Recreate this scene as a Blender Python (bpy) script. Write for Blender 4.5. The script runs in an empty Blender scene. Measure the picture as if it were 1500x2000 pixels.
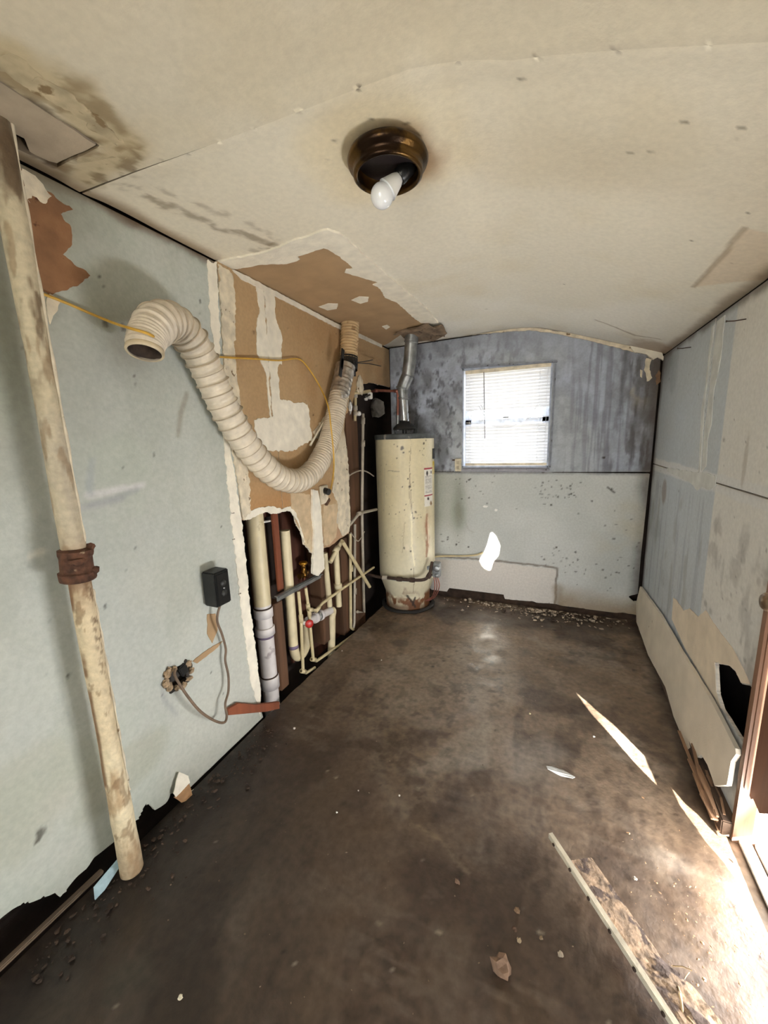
import bpy, bmesh, math, random
import numpy as np
from mathutils import Vector, Matrix, Quaternion
from mathutils.geometry import tessellate_polygon

scn = bpy.context.scene
COL = scn.collection
rnd = random.Random(7)

# ------------------------------------------------------------------ camera
F, CX, CY, HC = 765.0, 750.0, 1000.0, 1.40
_d = np.array([335.0, -152.0, F]); _d /= np.linalg.norm(_d)
_v = np.array([130.0, 4200.0, F]); _v -= _d * (_v @ _d); _v /= np.linalg.norm(_v)
_r = np.cross(_v, _d)
RC = np.stack([_r, _d, -_v])                      # camera axes -> room axes
cam = bpy.data.cameras.new('camera'); cam.sensor_fit = 'AUTO'; cam.sensor_width = 36.0
cam.lens = F / 2000.0 * 36.0; cam.clip_start = 0.02
camo = bpy.data.objects.new('camera', cam); COL.objects.link(camo)
m = Matrix.Identity(4)
for i in range(3):
    m[i][0] = RC[i, 0]; m[i][1] = -RC[i, 1]; m[i][2] = -RC[i, 2]
m[2][3] = HC
camo.matrix_world = m
scn.camera = camo

# ------------------------------------------------------------------ light
SUN_EL = math.radians(15.0)
SUN = Vector((-.479 * math.cos(SUN_EL), .878 * math.cos(SUN_EL), -math.sin(SUN_EL))).normalized()
scn.view_settings.view_transform = 'Standard'; scn.view_settings.look = 'None'
scn.view_settings.gamma = 1.0; scn.view_settings.use_curve_mapping = False
scn.view_settings.exposure = 3.18
w = bpy.data.worlds.new('sky'); scn.world = w; w.use_nodes = True
bg = w.node_tree.nodes['Background']; bg.inputs[0].default_value = (.93, .965, 1.0, 1); bg.inputs[1].default_value = 1.0
sl = bpy.data.lights.new('sun', 'SUN'); sl.energy = 18.0; sl.angle = math.radians(.6); sl.color = (1, .95, .88)
so = bpy.data.objects.new('sun', sl); COL.objects.link(so)
so.rotation_euler = SUN.to_track_quat('-Z', 'Y').to_euler(); so.location = (4, -6, 4)

def area(name, loc, direc, sx, sy, energy, color=(1, 1, 1), portal=False):
    l = bpy.data.lights.new(name, 'AREA'); l.shape = 'RECTANGLE'; l.size = sx; l.size_y = sy
    l.energy = energy; l.color = color
    o = bpy.data.objects.new(name, l); COL.objects.link(o); o.location = loc
    o.rotation_euler = Vector(direc).to_track_quat('-Z', 'Y').to_euler()
    if portal: l.cycles.is_portal = True
    return o
# sky enters by near doorway and window; an added lamp fills the door gap
area('doorway_portal', (-.3, -1.62, 1.05), (0, 1, 0), 1.1, 2.05, 1, portal=True)
area('window_portal', (-.37, 3.45, 1.54), (0, -1, 0), .62, .74, 1, portal=True)
area('door_gap_fill', (.657, 1.05, .125), (-1, 0, .45), .74, .15, 3.2, (.97, .98, 1.0))  # added fill lamp, stands in for daylight under the door

# ------------------------------------------------------------------ room frame
XL, XR, YB, YN = -1.335, .635, 3.27, -1.6
def ray(px, py): return RC @ np.array([px - CX, py - CY, F])
def at(px, py, x=None, y=None, z=None):
    """point of the room seen at a place of the photograph, on a plane of constant x, y or z"""
    r = ray(px, py); o = np.array([0, 0, HC])
    ax, val = (0, x) if x is not None else (1, y) if y is not None else (2, z)
    p = o + (val - o[ax]) / r[ax] * r
    return Vector(p)
def zceil(x):
    x = np.asarray(x, float)
    flat = 2.165 + .018 * np.clip((x - XL) / 1.0, 0, 1)
    slope = 2.185 - .345 * (x + .18)
    k = .022
    return -k * np.log(np.exp(-flat / k) + np.exp(-slope / k)) + k * .02

class Surf:
    def __init__(s, kind): s.kind = kind
    def to3(s, u, v, h=0.0):
        u = np.asarray(u, float); v = np.asarray(v, float); h = h + np.zeros_like(u)
        k = s.kind
        if k == 'left': return np.stack([XL + h, u, v], -1)
        if k == 'right': return np.stack([XR - h, u, v], -1)
        if k == 'back': return np.stack([u, YB - h, v], -1)
        if k == 'near': return np.stack([u, YN + h, v], -1)
        if k == 'floor': return np.stack([u, v, h], -1)
        if k == 'ceil': return np.stack([u, v, zceil(u) - h], -1)
    def uv(s, px, py):
        k = s.kind
        if k == 'left': p = at(px, py, x=XL); return (p.y, p.z)
        if k == 'right': p = at(px, py, x=XR); return (p.y, p.z)
        if k == 'back': p = at(px, py, y=YB); return (p.x, p.z)
        if k == 'floor': p = at(px, py, z=0.0); return (p.x, p.y)
        z = 2.17
        for _ in range(30):
            p = at(px, py, z=z); z = .5 * z + .5 * float(zceil(p.x))
        return (p.x, p.y)
    def poly(s, pts): return [s.uv(*p) for p in pts]
LEFT, RIGHT, BACK, NEAR, FLOOR, CEIL = [Surf(k) for k in ('left', 'right', 'back', 'near', 'floor', 'ceil')]
class Cyl(Surf):
    def __init__(s, c, r): s.c = c; s.r = r; s.kind = 'cyl'
    def to3(s, u, v, h=0.0):
        u = np.asarray(u, float); v = np.asarray(v, float)
        r0 = np.array([s.r(z) for z in v.ravel()]).reshape(v.shape) if callable(s.r) else s.r + np.zeros_like(v)
        r = r0 + h
        return np.stack([s.c[0] + r * np.cos(u), s.c[1] + r * np.sin(u), v], -1)

# ------------------------------------------------------------------ noise, painting
def _hash(ix, iy, seed):
    h = (ix.astype(np.int64) * 374761393 + iy.astype(np.int64) * 668265263 + seed * 974634177) & 0x7fffffff
    h = ((h ^ (h >> 13)) * 1274126177) & 0x7fffffff
    return ((h ^ (h >> 16)) & 0xffff) / 65535.0
def vnoise(u, v, seed=0):
    iu = np.floor(u); iv = np.floor(v); fu = u - iu; fv = v - iv
    fu = fu * fu * (3 - 2 * fu); fv = fv * fv * (3 - 2 * fv)
    a = _hash(iu, iv, seed); b = _hash(iu + 1, iv, seed); c = _hash(iu, iv + 1, seed); d = _hash(iu + 1, iv + 1, seed)
    return (a * (1 - fu) + b * fu) * (1 - fv) + (c * (1 - fu) + d * fu) * fv
def fbm(u, v, seed=0, oct=4):
    s = 0; a = .5; t = 0
    for i in range(oct):
        s = s + a * vnoise(u, v, seed + i * 17); t += a; a *= .55; u = u * 2.03 + 3.1; v = v * 2.03 + 1.7
    return s / t
def sst(a, b, x):
    t = np.clip((x - a) / (b - a), 0, 1); return t * t * (3 - 2 * t)
def inside(U, V, poly):
    r = np.zeros(U.shape, bool); n = len(poly)
    for i in range(n):
        x0, y0 = poly[i]; x1, y1 = poly[(i + 1) % n]
        if y0 == y1: continue
        c = ((y0 > V) != (y1 > V)) & (U < (x1 - x0) * (V - y0) / (y1 - y0) + x0)
        r ^= c
    return r
def edist(U, V, poly, closed=True):
    best = np.full(U.shape, 1e9); NX = np.zeros(U.shape); NY = np.zeros(U.shape); n = len(poly)
    for i in range(n if closed else n - 1):
        x0, y0 = poly[i]; x1, y1 = poly[(i + 1) % n]
        dx, dy = x1 - x0, y1 - y0; L = dx * dx + dy * dy + 1e-12
        t = np.clip(((U - x0) * dx + (V - y0) * dy) / L, 0, 1)
        qx = x0 + t * dx; qy = y0 + t * dy
        d = np.hypot(U - qx, V - qy); k = d < best
        best = np.where(k, d, best); NX = np.where(k, qx, NX); NY = np.where(k, qy, NY)
    return best, NX, NY
def lin(c):
    c = np.asarray(c, float) / 255.0
    return np.where(c <= .04045, c / 12.92, ((c + .055) / 1.055) ** 2.4)
def L4(c): return tuple(lin(c)) + (1.0,)

class Paint:
    def __init__(s, U, V, base):
        s.U, s.V = U, V; s.c = np.zeros(U.shape + (3,)) + lin(base)
    def mix(s, m, rgb, k=1.0):
        m = np.clip(m * k, 0, 1)[..., None]; s.c = s.c * (1 - m) + lin(rgb) * m
    def n(s, scale, seed, oct=4, su=1.0, sv=1.0): return fbm(s.U * scale * su, s.V * scale * sv, seed, oct)
    def poly(s, poly, soft=.02, wob=.0, ws=12, seed=0):
        U, V = s.U, s.V
        if wob:
            U = U + wob * (fbm(U * ws, V * ws, seed) - .5) * 2; V = V + wob * (fbm(U * ws + 9, V * ws, seed + 5) - .5) * 2
        d, _, _ = edist(U, V, poly); sd = np.where(inside(U, V, poly), -d, d)
        return 1 - sst(-soft, soft, sd)
    def line(s, pts, w=.01, soft=.01, wob=0, ws=15, seed=0):
        U, V = s.U, s.V
        if wob:
            U = U + wob * (fbm(U * ws, V * ws, seed) - .5) * 2; V = V + wob * (fbm(U * ws + 9, V * ws, seed + 5) - .5) * 2
        d, _, _ = edist(U, V, pts, False); return 1 - sst(w, w + soft, d)
    def blob(s, c, ru, rv, wob=.3, ws=14, seed=0):
        d = np.hypot((s.U - c[0]) / ru, (s.V - c[1]) / rv) + wob * (s.n(ws, seed) - .5) * 2
        return 1 - sst(.6, 1.1, d)
    def gblob(s, c, ru, rv, wob=.3, ws=8, seed=0):
        d = np.hypot((s.U - c[0]) / ru, (s.V - c[1]) / rv) + wob * (s.n(ws, seed) - .5) * 2
        return np.exp(-np.clip(d, 0, 9) ** 2)
    def specks(s, n, rmin, rmax, box, rgb, seed, k=.85):
        R = random.Random(seed)
        for _ in range(n):
            u = R.uniform(box[0], box[1]); v = R.uniform(box[2], box[3]); r = rmin + (rmax - rmin) * R.random() ** 3
            a = R.uniform(.5, 1.6)
            d = np.hypot((s.U - u) / a, s.V - v)
            mm = d < r * 2
            if mm.any(): s.mix((1 - sst(r * .5, r * 1.2, d)), rgb, k * R.uniform(.4, 1))

# ------------------------------------------------------------------ materials
MATS = {}
def _new(name):
    mt = bpy.data.materials.new(name); mt.use_nodes = True; nt = mt.node_tree
    return mt, nt, nt.nodes['Principled BSDF']
def mat(name, base, rough=.6, metal=0.0, var=.15, vs=25.0, spot=None, ss=30.0, st=.62, bump=.15, bs=120.0, transl=0.0, stretch=None, coat=0):
    """procedural: base colour, soft noise variation, optional spots of a second colour, fine bump"""
    if name in MATS: return MATS[name]
    mt, nt, p = _new(name); N = nt.nodes; Lk = nt.links
    tc = N.new('ShaderNodeTexCoord'); src = tc.outputs['Object']
    if stretch:
        mp = N.new('ShaderNodeMapping'); mp.inputs['Scale'].default_value = stretch; Lk.new(src, mp.inputs[0]); src = mp.outputs[0]
    nz = N.new('ShaderNodeTexNoise'); nz.inputs['Scale'].default_value = vs; nz.inputs['Detail'].default_value = 5; Lk.new(src, nz.inputs['Vector'])
    rp = N.new('ShaderNodeValToRGB'); b = lin(base)
    rp.color_ramp.elements[0].position = .3; rp.color_ramp.elements[1].position = .72
    rp.color_ramp.elements[0].color = tuple(np.clip(b * (1 - 2 * var), 0, 1)) + (1,); rp.color_ramp.elements[1].color = tuple(np.clip(b * (1 + var), 0, 1)) + (1,)
    Lk.new(nz.outputs['Fac'], rp.inputs[0]); colr = rp.outputs[0]
    if spot is not None:
        n2 = N.new('ShaderNodeTexNoise'); n2.inputs['Scale'].default_value = ss; n2.inputs['Detail'].default_value = 6; Lk.new(src, n2.inputs['Vector'])
        r2 = N.new('ShaderNodeValToRGB'); r2.color_ramp.elements[0].position = st; r2.color_ramp.elements[1].position = st + .05
        Lk.new(n2.outputs['Fac'], r2.inputs[0])
        mx = N.new('ShaderNodeMixRGB'); Lk.new(r2.outputs[0], mx.inputs[0]); Lk.new(colr, mx.inputs[1]); mx.inputs[2].default_value = L4(spot); colr = mx.outputs[0]
    Lk.new(colr, p.inputs['Base Color']); p.inputs['Roughness'].default_value = rough; p.inputs['Metallic'].default_value = metal
    if coat: p.inputs['Coat Weight'].default_value = coat
    if bump:
        n3 = N.new('ShaderNodeTexNoise'); n3.inputs['Scale'].default_value = bs; n3.inputs['Detail'].default_value = 4; Lk.new(src, n3.inputs['Vector'])
        bp = N.new('ShaderNodeBump'); bp.inputs['Strength'].default_value = bump; bp.inputs['Distance'].default_value = .004
        Lk.new(n3.outputs['Fac'], bp.inputs['Height']); Lk.new(bp.outputs[0], p.inputs['Normal'])
    if transl:
        tr = N.new('ShaderNodeBsdfTranslucent'); Lk.new(colr, tr.inputs[0]); ms = N.new('ShaderNodeMixShader'); ms.inputs[0].default_value = transl
        Lk.new(p.outputs[0], ms.inputs[1]); Lk.new(tr.outputs[0], ms.inputs[2]); Lk.new(ms.outputs[0], N['Material Output'].inputs[0])
    MATS[name] = mt; return mt
def surfmat(name, rough=.8, rvar=.1, fine=.12, fs=90.0, bump=.15, bs=160.0, spec=.3):
    mt, nt, p = _new(name); N = nt.nodes; Lk = nt.links
    at_ = N.new('ShaderNodeAttribute'); at_.attribute_name = 'Col'
    tc = N.new('ShaderNodeTexCoord')
    nz = N.new('ShaderNodeTexNoise'); nz.inputs['Scale'].default_value = fs; nz.inputs['Detail'].default_value = 5; Lk.new(tc.outputs['Object'], nz.inputs['Vector'])
    mr = N.new('ShaderNodeMapRange'); mr.inputs['From Min'].default_value = .3; mr.inputs['From Max'].default_value = .7
    mr.inputs['To Min'].default_value = 1 - fine; mr.inputs['To Max'].default_value = 1 + fine; Lk.new(nz.outputs['Fac'], mr.inputs[0])
    mx = N.new('ShaderNodeMixRGB'); mx.blend_type = 'MULTIPLY'; mx.inputs[0].default_value = 1; Lk.new(at_.outputs['Color'], mx.inputs[1]); Lk.new(mr.outputs[0], mx.inputs[2])
    Lk.new(mx.outputs[0], p.inputs['Base Color'])
    n2 = N.new('ShaderNodeTexNoise'); n2.inputs['Scale'].default_value = 7; n2.inputs['Detail'].default_value = 6; Lk.new(tc.outputs['Object'], n2.inputs['Vector'])
    m2 = N.new('ShaderNodeMapRange'); m2.inputs['From Min'].default_value = .35; m2.inputs['From Max'].default_value = .65
    m2.inputs['To Min'].default_value = rough - rvar; m2.inputs['To Max'].default_value = rough + rvar; Lk.new(n2.outputs['Fac'], m2.inputs[0]); Lk.new(m2.outputs[0], p.inputs['Roughness'])
    p.inputs['Specular IOR Level'].default_value = spec
    n3 = N.new('ShaderNodeTexNoise'); n3.inputs['Scale'].default_value = bs; n3.inputs['Detail'].default_value = 5; Lk.new(tc.outputs['Object'], n3.inputs['Vector'])
    bp = N.new('ShaderNodeBump'); bp.inputs['Strength'].default_value = bump; bp.inputs['Distance'].default_value = .004
    Lk.new(n3.outputs['Fac'], bp.inputs['Height']); Lk.new(bp.outputs[0], p.inputs['Normal'])
    return mt

# ------------------------------------------------------------------ objects
def link(name, me, mt=None, parent=None, loc=None):
    o = bpy.data.objects.new(name, me); COL.objects.link(o)
    if mt: me.materials.append(mt)
    if parent is not None:
        o.parent = parent; o.matrix_parent_inverse = Matrix.Translation(-parent_loc(parent))
    return o
def parent_loc(p):
    v = Vector(p.location)
    return v
def thing(name, label, cat, loc=(0, 0, 0), group=None):
    o = bpy.data.objects.new(name, None); COL.objects.link(o); o.location = loc; o.empty_display_size = .05
    o['label'] = label; o['category'] = cat
    if group: o['group'] = group
    return o
def tag(o, label, cat, group=None, kind=None):
    o['label'] = label; o['category'] = cat
    if group: o['group'] = group
    if kind: o['kind'] = kind
    return o
def struct(o): o['kind'] = 'structure'; return o
class MB:
    """collects shapes; build() links them as one mesh object"""
    def __init__(s): s.v = []; s.f = []; s.sm = []
    def add(s, vs, fs, smooth=False):
        b = len(s.v); s.v += [tuple(x) for x in vs]; s.f += [tuple(i + b for i in f) for f in fs]; s.sm += [smooth] * len(fs); return s
    def box(s, c, size, rot=None, bev=0.0):
        hx, hy, hz = [a / 2 for a in size]; c = Vector(c)
        if bev:
            bm = bmesh.new(); bmesh.ops.create_cube(bm, size=1)
            for v in bm.verts: v.co = Vector((v.co.x * size[0], v.co.y * size[1], v.co.z * size[2]))
            bmesh.ops.bevel(bm, geom=bm.edges[:], offset=bev, segments=2, affect='EDGES')
            vs = [v.co.copy() for v in bm.verts]; bm.verts.index_update(); fs = [[v.index for v in f.verts] for f in bm.faces]; bm.free()
        else:
            vs = [Vector((x, y, z)) for x in (-hx, hx) for y in (-hy, hy) for z in (-hz, hz)]
            fs = [(0, 1, 3, 2), (4, 6, 7, 5), (0, 4, 5, 1), (2, 3, 7, 6), (0, 2, 6, 4), (1, 5, 7, 3)]
        if rot is not None: vs = [rot @ v for v in vs]
        return s.add([v + c for v in vs], fs)
    def bar(s, p0, p1, wd, th, up=(0, 0, 1), bev=0.0):
        p0 = Vector(p0); p1 = Vector(p1); a = (p1 - p0); Ln = a.length; a.normalize()
        b = Vector(up).cross(a)
        if b.length < 1e-4: b = Vector((1, 0, 0)).cross(a)
        b.normalize(); c = a.cross(b)
        R = Matrix((a, b, c)).transposed()
        return s.box((p0 + p1) / 2, (Ln, wd, th), R, bev)
    def tube(s, pts, r, n=12, caps=True, smooth=True):
        pts = [Vector(p) for p in pts]; N = len(pts)
        rs = list(r) if hasattr(r, '__len__') else [r] * N
        T = []
        for i in range(N):
            t = pts[min(i + 1, N - 1)] - pts[max(i - 1, 0)]; T.append(t.normalized() if t.length > 1e-9 else Vector((0, 0, 1)))
        ref = Vector((1, 0, 0)) if abs(T[0].x) < .8 else Vector((0, 1, 0))
        nrm = (ref - T[0] * ref.dot(T[0])).normalized(); vs = []
        for i in range(N):
            if i: nrm = T[i - 1].rotation_difference(T[i]) @ nrm
            nrm = (nrm - T[i] * nrm.dot(T[i])).normalized(); bn = T[i].cross(nrm)
            for k in range(n):
                a = 2 * math.pi * k / n; vs.append(pts[i] + (nrm * math.cos(a) + bn * math.sin(a)) * rs[i])
        fs = [(i * n + k, i * n + (k + 1) % n, (i + 1) * n + (k + 1) % n, (i + 1) * n + k) for i in range(N - 1) for k in range(n)]
        s.add(vs, fs, smooth)
        if caps:
            s.add(vs[:n], [tuple(range(n))[::-1]]); s.add(vs[-n:], [tuple(range(n))])
        return s
    def lathe(s, prof, c, axis=(0, 0, 1), n=32, smooth=True, wob=0, seed=1):
        q = Vector((0, 0, 1)).rotation_difference(Vector(axis).normalized()); c = Vector(c); vs = []; R = random.Random(seed)
        for r, z in prof:
            for k in range(n):
                a = 2 * math.pi * k / n; rr = r * (1 + wob * (R.random() - .5)); vs.append(c + q @ Vector((rr * math.cos(a), rr * math.sin(a), z)))
        m_ = len(prof)
        fs = [(i * n + k, i * n + (k + 1) % n, (i + 1) * n + (k + 1) % n, (i + 1) * n + k) for i in range(m_ - 1) for k in range(n)]
        return s.add(vs, fs, smooth)
    def prism(s, poly, th, to):
        """poly in 2-D, to(u, v, h) -> Vector; faces at h=0 and h=th"""
        n = len(poly); tri = tessellate_polygon([[Vector((a, b, 0)) for a, b in poly]])
        vs = [to(a, b, th) for a, b in poly] + [to(a, b, 0) for a, b in poly]
        fs = [tuple(t) for t in tri] + [tuple(i + n for i in t)[::-1] for t in tri]
        fs += [(i, (i + 1) % n, (i + 1) % n + n, i + n) for i in range(n)]
        return s.add(vs, fs)
    def lump(s, c, size, seed=0, sub=2, rough=.25, rot=None):
        bm = bmesh.new(); bmesh.ops.create_icosphere(bm, subdivisions=sub, radius=.5); R = random.Random(seed)
        o = Vector((R.uniform(-9, 9), R.uniform(-9, 9), R.uniform(-9, 9)))
        from mathutils import noise as mn
        vs = []
        for v in bm.verts:
            k = 1 + rough * 2 * mn.noise(v.co * 3.2 + o) + rough * mn.noise(v.co * 8 + o)
            p = Vector((v.co.x * k * size[0], v.co.y * k * size[1], v.co.z * k * size[2]))
            if rot is not None: p = rot @ p
            vs.append(p + Vector(c))
        bm.verts.index_update(); fs = [[v.index for v in f.verts] for f in bm.faces]; bm.free()
        return s.add(vs, fs, False)
    def build(s, name, mt, parent=None):
        me = bpy.data.meshes.new(name); me.from_pydata([tuple(v) for v in s.v], [], s.f)
        me.polygons.foreach_set('use_smooth', s.sm); me.validate(); me.update()
        return link(name, me, mt, parent)
def spline(ctrl, n=8):
    P = [Vector(p) for p in ctrl]; out = []
    for i in range(len(P) - 1):
        p0 = P[max(i - 1, 0)]; p1 = P[i]; p2 = P[i + 1]; p3 = P[min(i + 2, len(P) - 1)]
        for k in range(n):
            t = k / n
            out.append(.5 * ((2 * p1) + (p2 - p0) * t + (2 * p0 - 5 * p1 + 4 * p2 - p3) * t * t + (3 * p1 - p0 - 3 * p2 + p3) * t ** 3))
    out.append(P[-1]); return out
def resample(pts, step):
    L = [0]
    for a, b in zip(pts, pts[1:]): L.append(L[-1] + (b - a).length)
    n = max(2, int(L[-1] / step)); out = []; j = 0
    for i in range(n + 1):
        d = L[-1] * i / n
        while j < len(L) - 2 and L[j + 1] < d: j += 1
        t = (d - L[j]) / max(L[j + 1] - L[j], 1e-9); out.append(pts[j].lerp(pts[j + 1], min(max(t, 0), 1)))
    return out, L[-1]
def rag(poly, amp=.01, step=.012, seed=0, closed=True, scale=18.0):
    out = []; n = len(poly); R = np.random.RandomState(seed); off = R.rand() * 50; s = 0
    for i in range(n if closed else n - 1):
        a = np.array(poly[i]); b = np.array(poly[(i + 1) % n]); d = b - a; Ln = np.linalg.norm(d); k = max(1, int(Ln / step)); nr = np.array([-d[1], d[0]]) / (Ln + 1e-9)
        for j in range(k):
            q = a + d * j / k; ss = np.array([(s + Ln * j / k) * scale + off])
            o = (fbm(ss, ss * 0 + seed, seed, 4)[0] - .5) * 2 * amp
            out.append(tuple(q + nr * o))
        s += Ln
    if not closed: out.append(tuple(poly[-1]))
    return out
def patch(name, surf, poly, h0, h1, mt, parent=None, amp=.006, step=.01, seed=1, scale=22.0):
    pl = rag(poly, amp, step, seed, True, scale) if amp else poly
    mb = MB(); mb.prism(pl, h1 - h0, lambda a, b, t: Vector(surf.to3(a, b, h0 + t)))
    return mb.build(name, mt, parent)
def sheet(name, surf, u0, u1, v0, v1, res, paint, mt, parent=None, holes=(), keep=None, disp=None, th=.0125, edge=(222, 212, 196), resu=None):
    nu = max(2, int(round((u1 - u0) / (resu or res))) + 1); nv = max(2, int(round((v1 - v0) / res)) + 1)
    V, U = np.meshgrid(np.linspace(v0, v1, nv), np.linspace(u0, u1, nu), indexing='ij')
    du = (u1 - u0) / (nu - 1); dv = (v1 - v0) / (nv - 1)
    cu = .25 * (U[:-1, :-1] + U[1:, :-1] + U[:-1, 1:] + U[1:, 1:]); cv = .25 * (V[:-1, :-1] + V[1:, :-1] + V[:-1, 1:] + V[1:, 1:])
    M = np.ones(cu.shape, bool)
    if keep is not None: M &= inside(cu, cv, keep)
    for h in holes: M &= ~inside(cu, cv, h)
    Us, Vs = U.copy(), V.copy()
    for pl in list(holes) + ([keep] if keep is not None else []):
        lo = np.min(pl, 0) - .03; hi = np.max(pl, 0) + .03
        k = (U >= lo[0]) & (U <= hi[0]) & (V >= lo[1]) & (V <= hi[1])
        if not k.any(): continue
        d, nx, ny = edist(U[k], V[k], pl); kk = d < .62 * max(du, dv)
        a = Us[k]; b = Vs[k]; a[kk] = nx[kk]; b[kk] = ny[kk]; Us[k] = a; Vs[k] = b
    H = disp(Us, Vs) if disp is not None else np.zeros(U.shape)
    P3 = surf.to3(Us, Vs, H).reshape(-1, 3)
    pt = Paint(U, V, (200, 200, 200)); paint(pt); C = np.clip(pt.c, 0.004, .95).reshape(-1, 3)
    idx = np.arange(nu * nv).reshape(nv, nu)
    q = np.stack([idx[:-1, :-1], idx[:-1, 1:], idx[1:, 1:], idx[1:, :-1]], -1)[M]
    used = np.unique(q); rm = np.full(nu * nv, -1); rm[used] = np.arange(len(used)); q = rm[q]
    vs = P3[used]; cs = C[used]; nf = len(q); smooth = np.ones(nf, bool)
    if th:
        e = np.concatenate([q[:, [0, 1]], q[:, [1, 2]], q[:, [2, 3]], q[:, [3, 0]]]); es = np.sort(e, 1)
        key = es[:, 0] * (len(vs) + 1) + es[:, 1]; _, inv, cnt = np.unique(key, return_inverse=True, return_counts=True)
        be = e[cnt[inv] == 1]; bv = np.unique(be); m1 = np.full(len(vs), -1); nb = len(bv); m1[bv] = np.arange(nb)
        fr = vs[bv]; bk = surf.to3(Us.ravel()[used][bv], Vs.ravel()[used][bv], H.ravel()[used][bv] - th)
        b0 = len(vs); vs = np.concatenate([vs, fr, bk]); ec = np.tile(lin(edge), (nb, 1)) * (.75 + .4 * np.random.RandomState(3).rand(nb, 1))
        cs = np.concatenate([cs, cs[bv] * .5 + ec * .5, ec])
        sq = np.stack([b0 + m1[be[:, 0]], b0 + m1[be[:, 1]], b0 + nb + m1[be[:, 1]], b0 + nb + m1[be[:, 0]]], -1)
        q = np.concatenate([q, sq]); smooth = np.concatenate([smooth, np.zeros(len(sq), bool)])
    me = bpy.data.meshes.new(name); me.vertices.add(len(vs)); me.vertices.foreach_set('co', vs.astype(np.float32).ravel())
    me.loops.add(len(q) * 4); me.loops.foreach_set('vertex_index', q.astype(np.int32).ravel())
    me.polygons.add(len(q)); me.polygons.foreach_set('loop_start', np.arange(0, len(q) * 4, 4, dtype=np.int32))
    me.polygons.foreach_set('use_smooth', smooth); me.update(calc_edges=True)
    at_ = me.attributes.new('Col', 'FLOAT_COLOR', 'POINT'); at_.data.foreach_set('color', np.concatenate([cs, np.ones((len(cs), 1))], 1).astype(np.float32).ravel())
    me.validate()
    return link(name, me, mt, parent)

# shared materials
m_wall = surfmat('painted_drywall', .75, .1, .07, 70, .12, 140)
m_ceil = surfmat('ceiling_paint', .8, .1, .05, 60, .12, 150)
m_floor = surfmat('damp_concrete', .46, .16, .24, 38, .35, 90, spec=.5)
m_gyp = mat('joint_compound', (236, 229, 212), .9, var=.07, vs=18, bump=.5, bs=60)
m_gypdirty = mat('dirty_compound', (220, 208, 184), .9, var=.14, vs=22, spot=(120, 98, 72), ss=26, st=.66, bump=.5, bs=60)
m_paper = mat('brown_drywall_paper', (172, 142, 106), .9, var=.07, vs=9, bump=.15, bs=200)
m_rustpaper = mat('stained_brown_paper', (142, 102, 70), .9, var=.16, vs=14, spot=(84, 48, 28), ss=22, st=.64, bump=.3, bs=90)
m_dark = mat('dark_sheathing', (46, 34, 27), .95, var=.3, vs=8, bump=.2)
m_outer = mat('sun_block_siding', (190, 190, 185), .8)
m_stud = mat('old_stud_wood', (100, 70, 48), .85, var=.25, vs=14, stretch=(1, 1, .12), bump=.4, bs=60)
m_redwood = mat('reddish_lath_wood', (134, 72, 44), .8, var=.2, vs=16, stretch=(1, 1, .12), bump=.3)
m_wood = mat('weathered_wood', (122, 104, 86), .9, var=.28, vs=22, stretch=(1, .2, 1), bump=.5, bs=70)
m_soil = mat('dark_soil', (30, 23, 18), 1, var=.4, vs=30, bump=1, bs=50)
m_black = mat('black_plastic', (18, 18, 17), .35, var=.1)
m_pvc = mat('cream_pvc', (214, 200, 164), .45, var=.08, vs=12, spot=(150, 132, 96), ss=10, st=.68, bump=.05)
m_pvcw = mat('white_pvc', (214, 208, 206), .42, var=.07, vs=12, bump=.05, spot=(160, 150, 150), ss=9, st=.66)
m_cpvc = mat('tan_cpvc', (206, 190, 150), .5, var=.08, vs=20, bump=.05)
m_cpvcg = mat('greyed_cpvc', (176, 166, 150), .5, var=.1, vs=20, bump=.05)
m_copper = mat('dull_copper', (150, 96, 82), .45, .6, var=.2, vs=30)
m_rust = mat('rusty_iron', (92, 60, 42), .9, .1, var=.3, vs=40, spot=(150, 128, 104), ss=24, st=.66, bump=.9, bs=70)
m_iron = mat('brown_iron_pipe', (74, 56, 46), .7, .2, var=.25, vs=40, bump=.3)
m_galv = mat('galvanised_steel', (150, 152, 152), .42, .75, var=.2, vs=18, bump=.15, bs=60)
m_foil = mat('crumpled_foil', (196, 190, 182), .28, .85, var=.25, vs=30, bump=1.0, bs=45)
m_brass = mat('aged_brass', (150, 108, 48), .32, .9, var=.3, vs=16, bump=.1)
m_purple = mat('purple_primer', (120, 104, 128), .6)
m_yellow = mat('yellow_cable_sheath', (205, 160, 62), .5, var=.1)
m_white = mat('white_plastic', (232, 230, 224), .35, var=.03, bump=0)

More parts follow.
